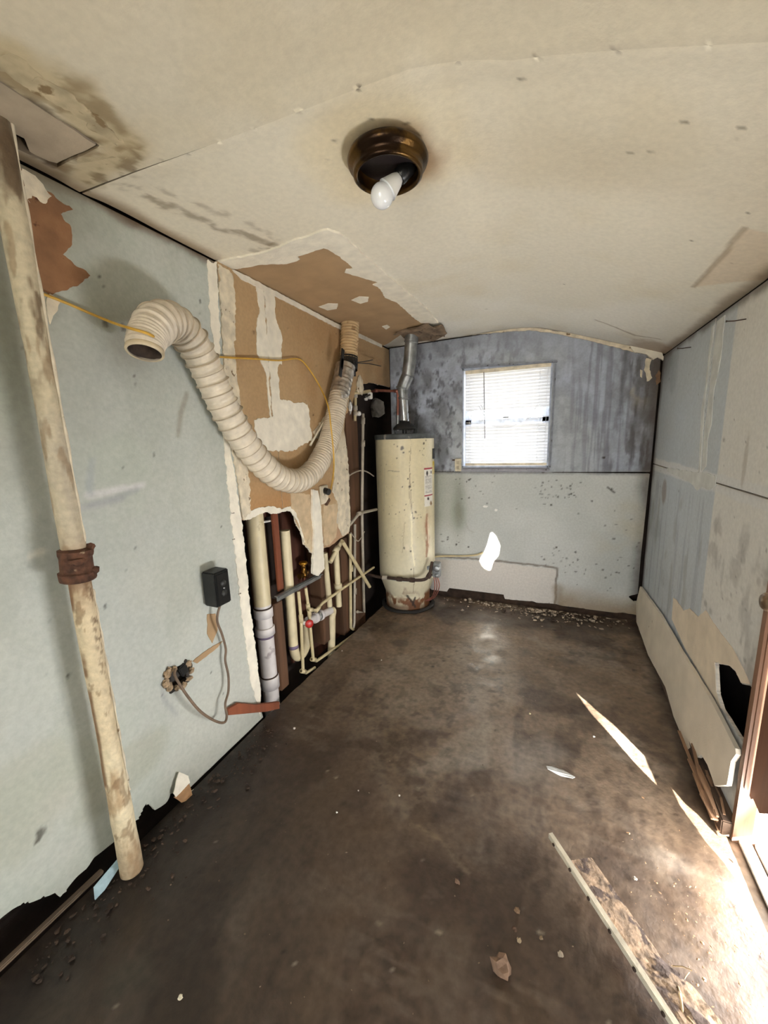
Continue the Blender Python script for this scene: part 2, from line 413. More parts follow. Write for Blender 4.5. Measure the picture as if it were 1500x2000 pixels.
# ================================================================== SETTING
# ---- floor -------------------------------------------------------
def p_floor(p):
    p.mix(np.ones_like(p.U), (102, 85, 68))
    p.mix(sst(.42, .62, p.n(1.6, 3, 5)), (124, 107, 90), .7)
    p.mix(sst(.5, .66, p.n(3.2, 9, 5)), (64, 51, 42), .75)
    p.mix(sst(.55, .7, p.n(6.0, 21, 4)), (138, 126, 112), .45)
    p.mix(sst(.56, .7, p.n(10, 27, 5, 1.0, .35)), (56, 44, 36), .5)
    # near half is damp and darker, the far middle lighter
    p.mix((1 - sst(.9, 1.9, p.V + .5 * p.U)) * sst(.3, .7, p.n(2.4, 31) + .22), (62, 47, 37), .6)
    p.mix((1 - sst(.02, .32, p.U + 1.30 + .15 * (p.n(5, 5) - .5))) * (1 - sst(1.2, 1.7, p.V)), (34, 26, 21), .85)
    p.mix(sst(1.9, 2.6, p.V) * sst(.40, .55, p.n(2.6, 41)), (122, 104, 84), .6)
    p.mix(p.poly(FLOOR.poly([(900, 1430), (960, 1400), (950, 1500), (790, 1510), (860, 1470)]), .02, .03, 8, 3), (138, 128, 114), .5)
    p.mix(p.poly(FLOOR.poly([(985, 1480), (1060, 1430), (1120, 1480), (1010, 1520)]), .05, .04, 8, 4), (142, 132, 120), .45)
    p.mix(p.poly(FLOOR.poly([(700, 1300), (960, 1240), (1000, 1330), (760, 1420)]), .06, .05, 6, 5), (124, 112, 98), .4)
    p.mix(p.poly(FLOOR.poly([(200, 1890), (290, 1870), (300, 1930), (210, 1960)]), .02, .02, 14, 5), (104, 99, 84), .6)
    p.mix(p.poly(FLOOR.poly([(60, 1960), (150, 1920), (160, 2000), (30, 2040)]), .04, .03, 10, 6), (96, 84, 66), .5)
    p.mix(p.line(FLOOR.poly([(800, 1610), (860, 1640), (915, 1700)]), .002, .012, .02, 9, 2), (128, 110, 90), .6)
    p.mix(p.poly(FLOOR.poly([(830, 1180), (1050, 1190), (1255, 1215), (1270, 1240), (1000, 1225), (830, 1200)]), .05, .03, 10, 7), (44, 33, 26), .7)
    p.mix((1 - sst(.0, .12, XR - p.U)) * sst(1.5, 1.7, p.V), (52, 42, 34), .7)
    p.mix(sst(.52, .66, p.n(26, 61, 5)) * sst(.4, .6, p.n(2.2, 62)), (60, 47, 38), .5)
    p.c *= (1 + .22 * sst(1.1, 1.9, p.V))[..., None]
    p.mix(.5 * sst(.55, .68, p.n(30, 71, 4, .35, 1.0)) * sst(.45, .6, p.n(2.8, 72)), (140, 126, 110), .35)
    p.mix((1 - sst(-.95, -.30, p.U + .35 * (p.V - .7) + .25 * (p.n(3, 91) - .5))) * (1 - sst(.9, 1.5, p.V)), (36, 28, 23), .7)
    p.specks(150, .004, .016, (-1.2, .6, .4, 3.2), (38, 28, 22), 4)
    p.specks(70, .003, .009, (-1.2, .6, .4, 3.2), (170, 158, 140), 5, .7)
def d_floor(U, V): return -.004 + .006 * (fbm(U * 2, V * 2, 3) - .5) + .003 * (fbm(U * 9, V * 9, 8) - .5)
slab = [(-1.322, YN), (-1.322, 1.30)] + rag([(-1.322, 1.36), (-1.318, 1.8), (-1.312, 2.3), (-1.300, 2.84), (-1.300, YB + .05)], .008, .02, 5, False) + [(.80, YB + .05), (.80, YN)]
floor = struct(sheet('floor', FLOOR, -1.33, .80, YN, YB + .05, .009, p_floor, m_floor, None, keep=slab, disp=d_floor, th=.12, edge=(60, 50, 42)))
cavity = MB(); cavity.box((-1.45, 1.2, -.19), (.42, 6.4, .04)); cavity.build('cavity_soil', m_soil, floor)
g = MB(); g.box((0, 2, -.32), (60, 60, .02)); ground = struct(g.build('ground', mat('pale_ground', (176, 170, 156), .95, vs=2), None))

# ---- left wall ----------------------------------------------------
s = MB(); s.box((-1.485, 1.0, 1.05), (.02, 5.6, 2.7)); wall_left = struct(s.build('wall_left', m_dark))
EDGE = 1.385
bot = LEFT.poly([(0, 1796), (37, 1769), (67, 1762), (86, 1755), (108, 1743), (117, 1754), (150, 1715), (172, 1695), (183, 1676), (224, 1642), (269, 1600), (280, 1575), (288, 1566), (302, 1583), (325, 1568), (334, 1548), (352, 1556), (372, 1560), (396, 1521), (414, 1510), (460, 1472), (509, 1428), (514, 1402)])
bot = rag(bot, .008, .012, 4, False)
keepA = [(YN, .06), (-.3, .05), (.15, .07)] + bot + [(EDGE - .004, .08), (EDGE - .012, .30), (EDGE - .002, 1.0), (EDGE - .004, 2.150), (YN, 2.150)]
plughole = LEFT.poly([(322, 1312), (336, 1305), (372, 1290), (376, 1300), (366, 1335), (335, 1345), (322, 1342)])
def p_left(p):
    p.mix(np.ones_like(p.U), (185, 187, 178))
    p.mix(sst(.45, .7, p.n(1.3, 2)), (180, 185, 179), .8)
    p.mix(sst(.5, .7, p.n(2.6, 6, 5)), (176, 184, 172), .5)
    p.mix(sst(.55, .75, p.n(5, 14, 5, 1, .4)), (160, 165, 155), .35)
    p.mix(1 - sst(.0, .22, p.V + .12 * (p.n(6, 8) - .5)), (150, 150, 136), .35)
    p.mix(p.blob((.72, .28), .18, .12, .5, 7, 3), (150, 146, 120), .3)
    p.mix(p.blob((.45, .45), .2, .2, .5, 7, 5), (160, 158, 136), .3)
    # darker brown top edge below the ceiling
    p.mix((1 - sst(.0, .045, 2.152 - p.V + .04 * (p.n(9, 4) - .5))), (92, 66, 42), .9)
    p.mix((1 - sst(.0, .28, 2.157 - p.V + .2 * (p.n(4, 19) - .5))) * (1 - sst(.7, 1.05, p.U)), (120, 110, 86), .6)
    # scrapes and marks
    for q, c, k in ([(170, 965), (240, 955), (278, 948)], (206, 206, 205), .9), ([(175, 985), (240, 968), (270, 955)], (150, 152, 158), .5), ([(150, 990), (200, 985), (235, 975)], (160, 160, 165), .5), \
                   ([(365, 770), (352, 810), (348, 850)], (130, 118, 100), .5), ([(60, 1085), (82, 1078)], (214, 212, 200), .7), ([(180, 900), (175, 960)], (160, 166, 170), .6):
        p.mix(p.line(LEFT.poly(q), .003, .014, .008, 20, 3), c, k)
    for (x, y, r) in ((262, 735, .008), (265, 752, .006), (268, 765, .004), (80, 1625, .02), (75, 1640, .012), (135, 1320, .010), (390, 588, .012), (300, 888, .007), (67, 1108, .005), (240, 915, .005), (398, 1068, .007), (432, 1028, .006), (205, 1185, .007), (413, 1312, .007), (437, 1355, .008), (302, 1335, .006), (318, 1357, .007), (183, 1005, .008), (205, 1225, .005), (188, 1068, .005), (100, 1210, .007), (195, 540, .008), (205, 562, .008), (255, 535, .006), (240, 640, .02), (205, 630, .018)):
        u, v = LEFT.uv(x, y); p.mix(p.blob((u, v), r * .62, r * .8, .5, 40, int(x)), (60, 54, 46), .75)
    p.mix(p.gblob(LEFT.uv(240, 670), .10, .10, .4, 10, 8), (128, 120, 108), .5)  # soft shadow of the duct end, painted into the wall colour
    p.mix(p.gblob(LEFT.uv(20, 620), .14, .4, .4, 6, 8), (120, 116, 98), .6)  # shadow beside the vent pipe, painted into the wall colour
    p.specks(45, .002, .004, (.3, 1.38, .1, 2.1), (70, 62, 54), 12, .6)
    p.mix(p.line(LEFT.poly([(330, 1300), (316, 1330), (322, 1370), (345, 1395)]), .002, .012, .01, 12, 3), (150, 150, 152), .5)
def d_left(U, V): return .004 * (fbm(U * 1.5, V * 1.5, 5) - .5) + .0015 * (fbm(U * 8, V * 8, 6) - .5)
sheet('drywall_panel', LEFT, YN, EDGE + .02, .0, 2.16, .0085, p_left, m_wall, wall_left, keep=keepA, holes=[rag(plughole, .006, .008, 3)], disp=d_left)

# brown paper-faced sheets beyond the edge
def p_brown(p):
    p.mix(np.ones_like(p.U), (176, 146, 108))
    p.mix(sst(.4, .7, p.n(1.8, 3)), (184, 156, 118), .7)
    p.mix(sst(.5, .75, p.n(5, 6)), (168, 132, 92), .5)
    p.mix((1 - sst(.72, 1.12, p.V + .15 * (p.n(5, 3) - .5))) * sst(1.72, 1.86, p.U), (216, 200, 168), .85)
    p.mix((1 - sst(1.0, 1.3, p.V + .1 * (p.n(5, 3) - .5))) * (1 - sst(1.72, 1.86, p.U)), (176, 128, 80), .8)
    p.specks(40, .003, .008, (1.4, 2.5, .8, 2.1), (90, 66, 44), 3)
    p.mix(sst(2.22, 2.36, p.U + .05 * (p.n(7, 8) - .5)) * (1 - sst(1.38, 1.55, p.V)), (214, 204, 180), .9)
    p.mix((1 - sst(.82, .92, p.V + .06 * (p.n(9, 8) - .5))) * sst(1.9, 2.0, p.U), (158, 112, 80), .7)
botB = LEFT.poly([(472, 1017), (493, 1010), (505, 1003), (521, 999), (534, 1003), (546, 1000), (566, 995), (574, 1006), (580, 1023), (586, 1035), (591, 1040), (593, 1065), (600, 1068), (608, 1080), (623, 1073), (642, 1068), (661, 1054), (681, 1042), (684, 1023), (681, 967), (679, 920), (677, 876), (671, 840), (674, 810), (688, 790), (692, 765), (700, 752), (720, 748), (745, 752)])
botB = rag(botB, .008, .012, 9, False)
SE = 1.69
i1 = max(i for i, q in enumerate(botB) if q[0] < SE)
b1 = [(EDGE + .003, botB[0][1])] + botB[1:i1 + 1] + [(SE - .002, botB[i1][1])]
b2 = [(SE + .002, botB[i1][1])] + botB[i1 + 1:] + [(YB - .004, botB[-1][1])]
sheet('drywall_panel', LEFT, EDGE, SE, .7, 2.16, .0085, p_brown, m_wall, wall_left, keep=b1 + [(SE - .002, 2.152), (EDGE + .003, 2.157)], disp=lambda U, V: .003 + .002 * (fbm(U * 3, V * 3, 5) - .5), edge=(232, 222, 204))
sheet('drywall_panel', LEFT, SE, YB, .7, 2.16, .0085, p_brown, m_wall, wall_left, keep=b2 + [(YB - .004, 2.150), (SE + .002, 2.152)], disp=lambda U, V: .003 + .002 * (fbm(U * 3, V * 3, 6) - .5), edge=(232, 222, 204))
def wl(name, pts, h1, mt, amp=.006, seed=1, h0=.0, step=.006, scale=44): return patch(name, LEFT, LEFT.poly(pts), h0, h1, mt, wall_left, amp * 1.5, step, seed, scale)
# joint compound on the joints
wl('joint_compound', [(404, 510), (422, 512), (430, 700), (448, 870), (470, 1010), (490, 1200), (508, 1350), (508, 1400), (488, 1330), (462, 1120), (446, 960), (436, 870), (424, 760), (408, 600)], .0035, m_gyp, .007, 2)
wl('joint_compound', [(424, 514), (452, 535), (458, 600), (456, 690), (468, 800), (480, 880), (486, 950), (488, 1000), (474, 1014), (470, 980), (452, 880), (437, 720)], .0075, m_gypdirty, .008, 3)
wl('joint_compound', [(498, 562), (512, 566), (518, 640), (529, 830), (524, 800), (518, 730), (500, 690), (498, 640), (506, 610)], .0065, m_gyp, .006, 4)
wl('joint_compound', [(514, 566), (534, 578), (536, 620), (549, 655), (548, 710), (540, 715), (545, 780), (600, 790), (608, 860), (570, 880), (500, 880), (495, 820), (531, 812), (521, 680)], .0070, m_gyp, .008, 5)
wl('joint_compound', [(610, 845), (635, 810), (648, 812), (650, 850), (630, 870)], .0065, m_gypdirty, .007, 6)
wl('joint_compound', [(452, 528), (470, 535), (655, 632), (744, 672), (744, 679), (655, 640), (470, 546)], .010, m_gyp, .0025, 7)
wl('drywall_splinter', [(606, 956), (617, 958), (622, 985), (627, 1060), (630, 1110), (618, 1124), (607, 1120), (610, 1040), (606, 1000)], .016, m_gyp, .004, 8)
wl('torn_paper', [(38, 330), (52, 345), (84, 368), (108, 388), (124, 398), (140, 407), (116, 418), (138, 440), (143, 462), (130, 488), (122, 498), (140, 514), (162, 526), (176, 539), (164, 550), (128, 564), (96, 572), (80, 568), (60, 450), (40, 390)], .002, m_rustpaper, .006, 9)
wl('torn_paper', [(96, 574), (114, 588), (108, 612), (97, 634), (88, 600)], .004, m_gypdirty, .003, 10)
wl('torn_paper', [(42, 328), (66, 345), (84, 368), (100, 384), (88, 398), (66, 388), (52, 395), (44, 370)], .0032, m_gypdirty, .007, 11)
wl('torn_paper', [(404, 1200), (420, 1198), (424, 1230), (414, 1256), (404, 1238)], .0035, m_paper, .003, 12)
wl('torn_paper', [(374, 1292), (384, 1296), (424, 1264), (434, 1252), (425, 1256), (400, 1272)], .0035, m_paper, .002, 13)
for k, (x, y) in enumerate(((453, 1002), (454, 1053), (466, 1159))):
    mb = MB(); a, b = LEFT.uv(x, y); mb.tube([(XL + .004, a - .006, b), (XL + .010, a - .005, b), (XL + .010, a + .005, b), (XL + .004, a + .006, b)], .0012, 6); mb.build('staple', m_iron, wall_left)
wl('joint_compound', [(651, 882), (676, 872), (680, 920), (681, 967), (684, 1023), (680, 1040), (668, 1046), (656, 1020), (660, 985), (648, 960), (652, 930)], .006, m_gypdirty, .008, 31)
wl('joint_compound', [(630, 985), (655, 985), (662, 1008), (655, 1048), (642, 1064), (632, 1066), (630, 1030)], .005, mat('pale_torn_paper', (204, 180, 146), .9, var=.12, vs=18), .006, 32)
wl('torn_paper', [(566, 962), (604, 966), (606, 1040), (600, 1062), (592, 1042), (584, 1026), (576, 1004), (568, 992)], .005, mat('pale_torn_paper', (204, 180, 146), .9), .005, 33)
wl('torn_edge', [(478, 1000), (500, 992), (530, 988), (548, 994), (566, 990), (576, 1002), (586, 1030), (594, 1060), (589, 1048), (578, 1014), (566, 997), (546, 1001), (534, 1004), (521, 1000), (505, 1004), (493, 1011), (474, 1016)], .007, m_gyp, .005, 34)
# the curled strips of torn paper at the foot of the sheet
def curl(pts, h, mt, sd):
    mb = MB(); P = [LEFT.uv(*p) for p in pts]; c = np.mean(P, 0)
    mb.prism(rag(P, .004, .01, sd), .003, lambda a, b, t: Vector(LEFT.to3(a, b, .012 + h * max(0, (c[1] + .03 - b)) / .06 + t)))
    return mb.build('torn_paper', mt, wall_left)
curl([(345, 1505), (362, 1512), (363, 1525), (335, 1553), (331, 1546)], .01, m_gyp, 3)
curl([(363, 1527), (365, 1552), (345, 1562), (334, 1555)], .02, mat('fresh_brown_paper', (172, 132, 92), .9), 4)
curl([(396, 1521), (396, 1540), (362, 1570), (362, 1548)], .02, m_gypdirty, 5)
# framing in the open bay
def stud_px(x0, x1, ytop, ybot, d0=-1.352, d1=-1.44, mt=None, name='stud'):
    a = at(x0, (ytop + ybot) / 2, x=d0); b = at(x1, (ytop + ybot) / 2, x=d0); zt = at((x0 + x1) / 2, ytop, x=d0).z; zb = at((x0 + x1) / 2, ybot, x=d0).z
    mb = MB(); mb.box(((d0 + d1) / 2, (a.y + b.y) / 2, (zt + zb) / 2), (abs(d1 - d0), abs(b.y - a.y), zt - zb), None, .003)
    return mb.build(name, mt or m_stud, wall_left)
stud_px(512, 532, 985, 1375, -1.40, -1.47)
stud_px(538, 549, 990, 1157, -1.375, -1.39, m_redwood, 'lath')
stud_px(543, 559, 1172, 1350, -1.36, -1.45)
stud_px(628, 640, 1070, 1260, -1.37, -1.46)
stud_px(668, 682, 1050, 1240, -1.375, -1.47)
stud_px(682, 704, 700, 1235, -1.375, -1.47)
m_shade = mat('shaded_redwood', (84, 46, 30), .9, var=.3, vs=14, stretch=(1, 1, .15), bump=.4)  # red wood darkened, shade of the open bay put into the colour
stud_px(560, 600, 985, 1290, -1.455, -1.474, m_shade, 'sheathing_board')
stud_px(604, 664, 985, 1270, -1.455, -1.474, m_shade, 'sheathing_board')
stud_px(500, 558, 985, 1008, -1.43, -1.46, m_shade, 'blocking')
mb = MB(); mb.bar(at(541, 1166, x=-1.345), at(626, 1121, x=-1.345), .006, .035, (1, 0, 0)); mb.bar(at(541, 1170, x=-1.34), at(626, 1124, x=-1.34), .03, .006, (1, 0, 0)); mb.build('metal_strap', m_galv, wall_left)

# ---- back wall ------------------------------------------------------
WX0, WX1, WZ0, WZ1 = -.705, -.040, 1.150, 1.925
s = MB()
for (x0, x1, z0, z1) in ((-1.6, WX0, -.3, 2.5), (WX1, .9, -.3, 2.5), (WX0, WX1, -.3, WZ0), (WX0, WX1, WZ1, 2.5)):
    s.box(((x0 + x1) / 2, YB + .15, (z0 + z1) / 2), (x1 - x0, .02, z1 - z0))
wall_back = struct(s.build('wall_back', m_dark))
def p_back(p):
    p.mix(np.ones_like(p.U), (196, 198, 194))
    hi = sst(1.08, 1.14, p.V)
    p.mix(hi, (172, 179, 194), .95)
    p.mix(sst(.45, .7, p.n(2.2, 3)), (178, 182, 178), .5)
    # mould on the upper sheet
    dense = np.clip(1.15 - 1.2 * np.abs(p.U + 1.0), 0, 1) * (1 - sst(1.9, 2.2, p.V) * .3)
    p.mix(hi * sst(.38, .72, p.n(8, 11, 6)) * (.15 + .85 * dense), (92, 92, 92), .75)
    p.mix(hi * sst(.52, .72, p.n(30, 13, 4, 1, .6)) * (.12 + .88 * dense), (62, 60, 60), .75)
    p.mix(hi * sst(.35, .7, p.n(14, 43, 6)), (128, 130, 136), .45)
    p.mix(hi * sst(.2, .5, p.U) * sst(.35, .65, p.n(12, 44, 6, 1, .5)), (96, 92, 90), .6)
    p.mix(hi * sst(1.95, 2.15, p.V + .12 * (p.n(4, 2) - .5)), (138, 142, 152), .45)
    # drips on the right
    p.mix(hi * sst(-.05, .25, p.U) * sst(.53, .68, p.n(48, 17, 3, 1, .04)), (112, 112, 120), .55)
    p.mix(hi * sst(.25, .55, p.U) * sst(.48, .66, p.n(34, 19, 5, 1, .16)), (84, 80, 80), .75)
    p.mix(hi * sst(.42, .60, p.U + .1 * (p.n(8, 6) - .5)) * sst(1.2, 1.6, p.V), (92, 84, 76), .6)
    p.mix(hi * sst(.50, .62, p.n(9, 23, 4, 1, .5)) * sst(.38, .5, p.U) * sst(1.5, 1.8, p.V), (190, 178, 150), .6)
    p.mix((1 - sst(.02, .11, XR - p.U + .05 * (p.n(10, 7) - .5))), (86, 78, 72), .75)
    p.mix(hi * sst(-.95, -.7, -np.abs(p.U + .37) - .4) * 0, (90, 90, 90))
    # lower sheet
    lo = 1 - hi
    p.mix(lo * p.gblob((-.735, .80), .06, .24, .3, 7, 4), (104, 108, 84), .7)
    p.mix(lo * (1 - sst(-.95, -.65, p.U + .12 * (p.n(5, 9) - .5))) * sst(.5, .75, p.V), (150, 152, 134), .65)
    p.mix(lo * sst(.2, .5, p.U) * sst(.45, .7, p.n(3, 29)), (190, 184, 166), .6)
    p.mix(lo * (1 - sst(.05, .24, p.V + .1 * (p.n(6, 8) - .5))) * sst(.05, .1, p.U), (150, 128, 98), .75)
    p.mix(p.poly(BACK.poly([(843, 1092), (945, 1095), (1086, 1112), (1086, 1190), (843, 1172)]), .008, .006, 20, 3), (210, 204, 196), .9)
    p.mix(p.line(BACK.poly([(843, 1086), (945, 1093), (1050, 1104), (1088, 1110), (1086, 1140), (1084, 1188)]), .004, .008, .008, 20, 3), (104, 88, 72), .75)
    p.mix(p.line(BACK.poly([(1090, 1150), (1090, 1180)]), .01, .05, .03, 9, 3), (138, 118, 92), .5)
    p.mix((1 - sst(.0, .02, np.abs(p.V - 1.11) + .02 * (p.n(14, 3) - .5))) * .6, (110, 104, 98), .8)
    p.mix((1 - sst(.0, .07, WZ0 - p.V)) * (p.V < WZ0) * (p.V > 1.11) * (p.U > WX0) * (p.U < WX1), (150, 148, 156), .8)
    for cx_, cz_, n_, rr in ((.0, .98, 26, .12), (.12, 1.0, 16, .06), (-.62, 1.0, 14, .14), (.15, .36, 14, .13), (.45, .35, 11, .16), (.5, .7, 8, .14), (-.8, .5, 12, .1), (.02, .45, 10, .1), (.2, .7, 9, .5)):
        R = random.Random(int(cx_ * 100) + 7 + n_)
        for _ in range(n_):
            p.mix(p.blob((cx_ + R.gauss(0, rr * .6), cz_ + R.gauss(0, rr * .5)), R.uniform(.004, .011), R.uniform(.004, .010), .5, 40, R.randint(0, 99)), (62, 52, 44), R.uniform(.4, .9))
    p.mix(p.line(BACK.poly([(1187, 952), (1200, 962)]), .003, .006), (60, 50, 44), .8)
    p.mix(p.line(BACK.poly([(905, 1010), (915, 1035), (925, 1040)]), .001, .01), (160, 160, 150), .4)
def d_back(U, V): return .004 * (fbm(U * 2, V * 2, 5) - .5)
winhole = [(WX0, WZ0), (WX1, WZ0), (WX1 - .0, WZ1 - .012), (WX0, WZ1 + .012)]
topb = [(x, float(zceil(x)) - .006) for x in np.linspace(XR - .012, XL + .006, 16)]
JZ = 1.112
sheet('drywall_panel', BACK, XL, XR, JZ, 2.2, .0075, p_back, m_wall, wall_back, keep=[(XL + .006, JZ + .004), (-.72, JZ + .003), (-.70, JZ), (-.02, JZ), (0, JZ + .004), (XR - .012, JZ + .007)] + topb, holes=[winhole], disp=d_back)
botb = BACK.poly([(843, 1172), (857, 1170), (907, 1167), (938, 1171), (991, 1178), (1030, 1182), (1050, 1184), (1085, 1188), (1100, 1192), (1140, 1196), (1165, 1205), (1180, 1206), (1215, 1205), (1252, 1212)])
botb = [(XL + .3, .06)] + rag(botb, .008, .012, 3, False) + [(XR - .02, .035)]
botb = [(a, max(b, .004) + .035) for a, b in botb]
lowhole = BACK.poly([(1228, 1165), (1245, 1160), (1256, 1163), (1254, 1172), (1238, 1175)])
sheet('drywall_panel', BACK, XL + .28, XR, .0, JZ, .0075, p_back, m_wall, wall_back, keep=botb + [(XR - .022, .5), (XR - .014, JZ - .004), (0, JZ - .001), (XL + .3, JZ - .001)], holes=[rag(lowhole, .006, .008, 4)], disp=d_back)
mb = MB(); mb.bar((XL, YB + .03, .03), (XR, YB + .03, .03), .06, .10, (0, 0, 1), .004); mb.build('base_plate', mat('rotted_base_plate', (58, 42, 30), .95, var=.3, vs=20, bump=.6, bs=50), wall_back)

def bk(name, pts, h1, mt, amp=.006, seed=1): return patch(name, BACK, BACK.poly(pts), 0, h1, mt, wall_back, amp, .007, seed, 40)
bk('loose_tape', [(870, 655), (960, 645), (1040, 640), (1085, 647), (1150, 656), (1220, 672), (1292, 690), (1288, 694), (1240, 689), (1160, 668), (1085, 652), (1035, 645), (960, 651), (872, 659)], .012, m_gypdirty, .004, 5)
bk('loose_tape', [(1225, 672), (1292, 689), (1296, 704), (1284, 698), (1274, 704), (1262, 692), (1240, 690)], .02, m_gyp, .006, 6)
bk('peeled_paint', [(1262, 700), (1272, 702), (1268, 722), (1274, 738), (1264, 745), (1258, 722)], .003, m_gypdirty, .006, 7)
bk('peeled_paint', [(1250, 722), (1255, 724), (1254, 738), (1250, 736)], .003, m_gypdirty, .003, 8)
bk('peeled_paint', [(1280, 735), (1288, 720), (1290, 745), (1282, 752)], .003, mat('brown_peel', (134, 104, 80), .9, var=.2), .006, 9)
# ---- right wall -------------------------------------------------------
DY0, DY1 = .69, 1.487           # doorway
s = MB()
for (y0, y1, z0, z1) in ((YN - .1, DY0, -.3, 2.5), (DY1 + .03, YB + .2, -.3, 2.5), (DY0, DY1 + .03, 1.84, 2.5)):
    s.box((XR + .135, (y0 + y1) / 2, (z0 + z1) / 2), (.02, y1 - y0, z1 - z0))
wall_right = struct(s.build('wall_right', m_dark))
def p_right(p):
    p.mix(np.ones_like(p.U), (186, 193, 198))
    edge = 2.075 + .012 * (p.n(3, 3, 3, .2, 1) - .5)
    p.mix(1 - sst(edge - .006, edge + .006, p.U), (214, 212, 206))
    p.mix(sst(.45, .7, p.n(2.2, 3)), (186, 190, 190), .4)
    p.mix(sst(2.45, 2.9, p.U) * sst(.5, .7, p.n(4, 9)), (160, 168, 172), .6)
    # white band over the horizontal joint
    p.mix((1 - sst(.035, .045, np.abs(p.V - 1.175 + .0) + .02 * (p.n(9, 3) - .5))) * sst(1.5, 1.55, p.U), (212, 212, 210), .9)
    p.mix(sst(.55, .68, p.n(12, 21, 4, 1, .3)) * (1 - sst(1.0, 1.1, p.V)), (150, 148, 146), .45)
    p.mix(sst(.54, .66, p.n(30, 25, 3, 1, .05)) * sst(2.1, 2.2, p.U) * (1 - sst(1.05, 1.12, p.V)), (148, 152, 164), .45)
    p.mix(sst(.58, .7, p.n(9, 31)) * (1 - sst(2.06, 2.1, p.U)) * (1 - sst(1.0, 1.1, p.V)), (150, 146, 142), .4)
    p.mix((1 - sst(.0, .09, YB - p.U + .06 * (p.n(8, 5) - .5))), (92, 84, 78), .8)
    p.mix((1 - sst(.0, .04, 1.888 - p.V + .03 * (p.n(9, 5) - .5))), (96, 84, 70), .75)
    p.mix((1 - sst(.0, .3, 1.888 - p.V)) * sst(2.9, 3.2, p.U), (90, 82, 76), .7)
    p.mix(p.blob(RIGHT.uv(1455, 905), .02, .12, .3, 9, 4), (168, 160, 150), .55)
    p.mix(p.blob(RIGHT.uv(1297, 960), .06, .08, .5, 9, 4), (138, 118, 104), .6)
    p.specks(50, .003, .010, (1.5, 3.2, .4, 1.85), (70, 64, 60), 6, .7)
    p.specks(30, .006, .02, (1.5, 2.05, .5, 1.1), (120, 116, 114), 16, .6)
def d_right(U, V): return .004 * (fbm(U * 2, V * 2, 15) - .5)
VJ = 2.315
rz = 1.888
sheet('drywall_panel', RIGHT, VJ, YB, 1.17, 1.9, .0075, p_right, m_wall, wall_right, keep=[(VJ + .002, 1.178), (YB - .004, 1.178), (YB - .010, 1.6), (YB - .005, rz), (VJ + .003, rz)], disp=d_right)
sheet('drywall_panel', RIGHT, DY1 + .02, VJ, 1.17, 1.9, .0075, p_right, m_wall, wall_right, keep=[(DY1 + .03, 1.178), (VJ - .003, 1.178), (VJ - .004, rz), (DY1 + .03, rz)], disp=d_right)
hole = RIGHT.poly([(1397, 1295), (1423, 1299), (1438, 1312), (1449, 1335), (1467, 1340), (1470, 1370), (1463, 1420), (1458, 1462), (1409, 1384), (1400, 1353)])
sheet('drywall_panel', RIGHT, DY1 + .02, YB, .05, 1.175, .0075, p_right, m_wall, wall_right, keep=[(DY1 + .025, .06), (YB - .010, .06), (YB - .009, .45), (YB - .004, 1.172), (DY1 + .025, 1.172)], holes=[rag(hole, .004, .008, 4)], disp=d_right)
for (y0, y1, z0, z1) in ((YN, DY0, 0, rz), (DY0, DY1 + .03, 1.82, rz)):
    sheet('drywall_panel', RIGHT, y0, y1, z0, z1, .05, lambda p: p.mix(np.ones_like(p.U), (200, 200, 196)), m_wall, wall_right, th=.012)
def wr(name, pts, h1, mt, amp=.005, seed=1, h0=0.0, step=.008, scale=26): return patch(name, RIGHT, RIGHT.poly(pts), h0, h1, mt, wall_right, amp, step, seed, scale)
m_core = mat('bare_gypsum', (222, 208, 186), .9, var=.07, vs=12, bump=.2)
wr('exposed_gypsum', [(1316, 1168), (1322, 1172), (1336, 1193), (1348, 1188), (1365, 1205), (1380, 1192), (1400, 1225), (1432, 1266), (1452, 1306), (1467, 1338), (1449, 1334), (1438, 1311), (1423, 1298), (1397, 1294), (1400, 1352), (1409, 1383), (1339, 1266), (1313, 1210)], .003, m_core, .004, 3)
m_tape = mat('whitened_joint_tape', (206, 207, 202), .85, var=.08, vs=20, bump=.3, bs=60)
wr('joint_compound', [(1392, 637), (1396, 634), (1384, 730), (1376, 800), (1369, 922), (1366, 922), (1371, 800), (1378, 760)], .003, m_tape, .004, 5)
wr('joint_compound', [(1402, 627), (1417, 615), (1409, 700), (1396, 760), (1390, 830), (1383, 860), (1380, 912), (1371, 922), (1376, 850), (1389, 740)], .003, m_tape, .005, 6)
wr('joint_compound', [(1303, 913), (1345, 920), (1385, 925), (1401, 930), (1398, 950), (1385, 958), (1372, 950), (1362, 958), (1350, 942), (1303, 921)], .003, m_tape, .006, 7)
for (x, y) in ((1350, 678), (1458, 623)):
    mb = MB(); u, v = RIGHT.uv(x, y); mb.tube([(XR + .005, u, v), (XR - .035, u + .01, v), (XR - .055, u + .01, v + .002)], .0022, 8); mb.lathe([(0, 0), (.004, 0), (.004, .003), (0, .003)], (XR - .055, u + .01, v + .002), (-1, 0, 0), 10); mb.build('nail', m_iron, wall_right)
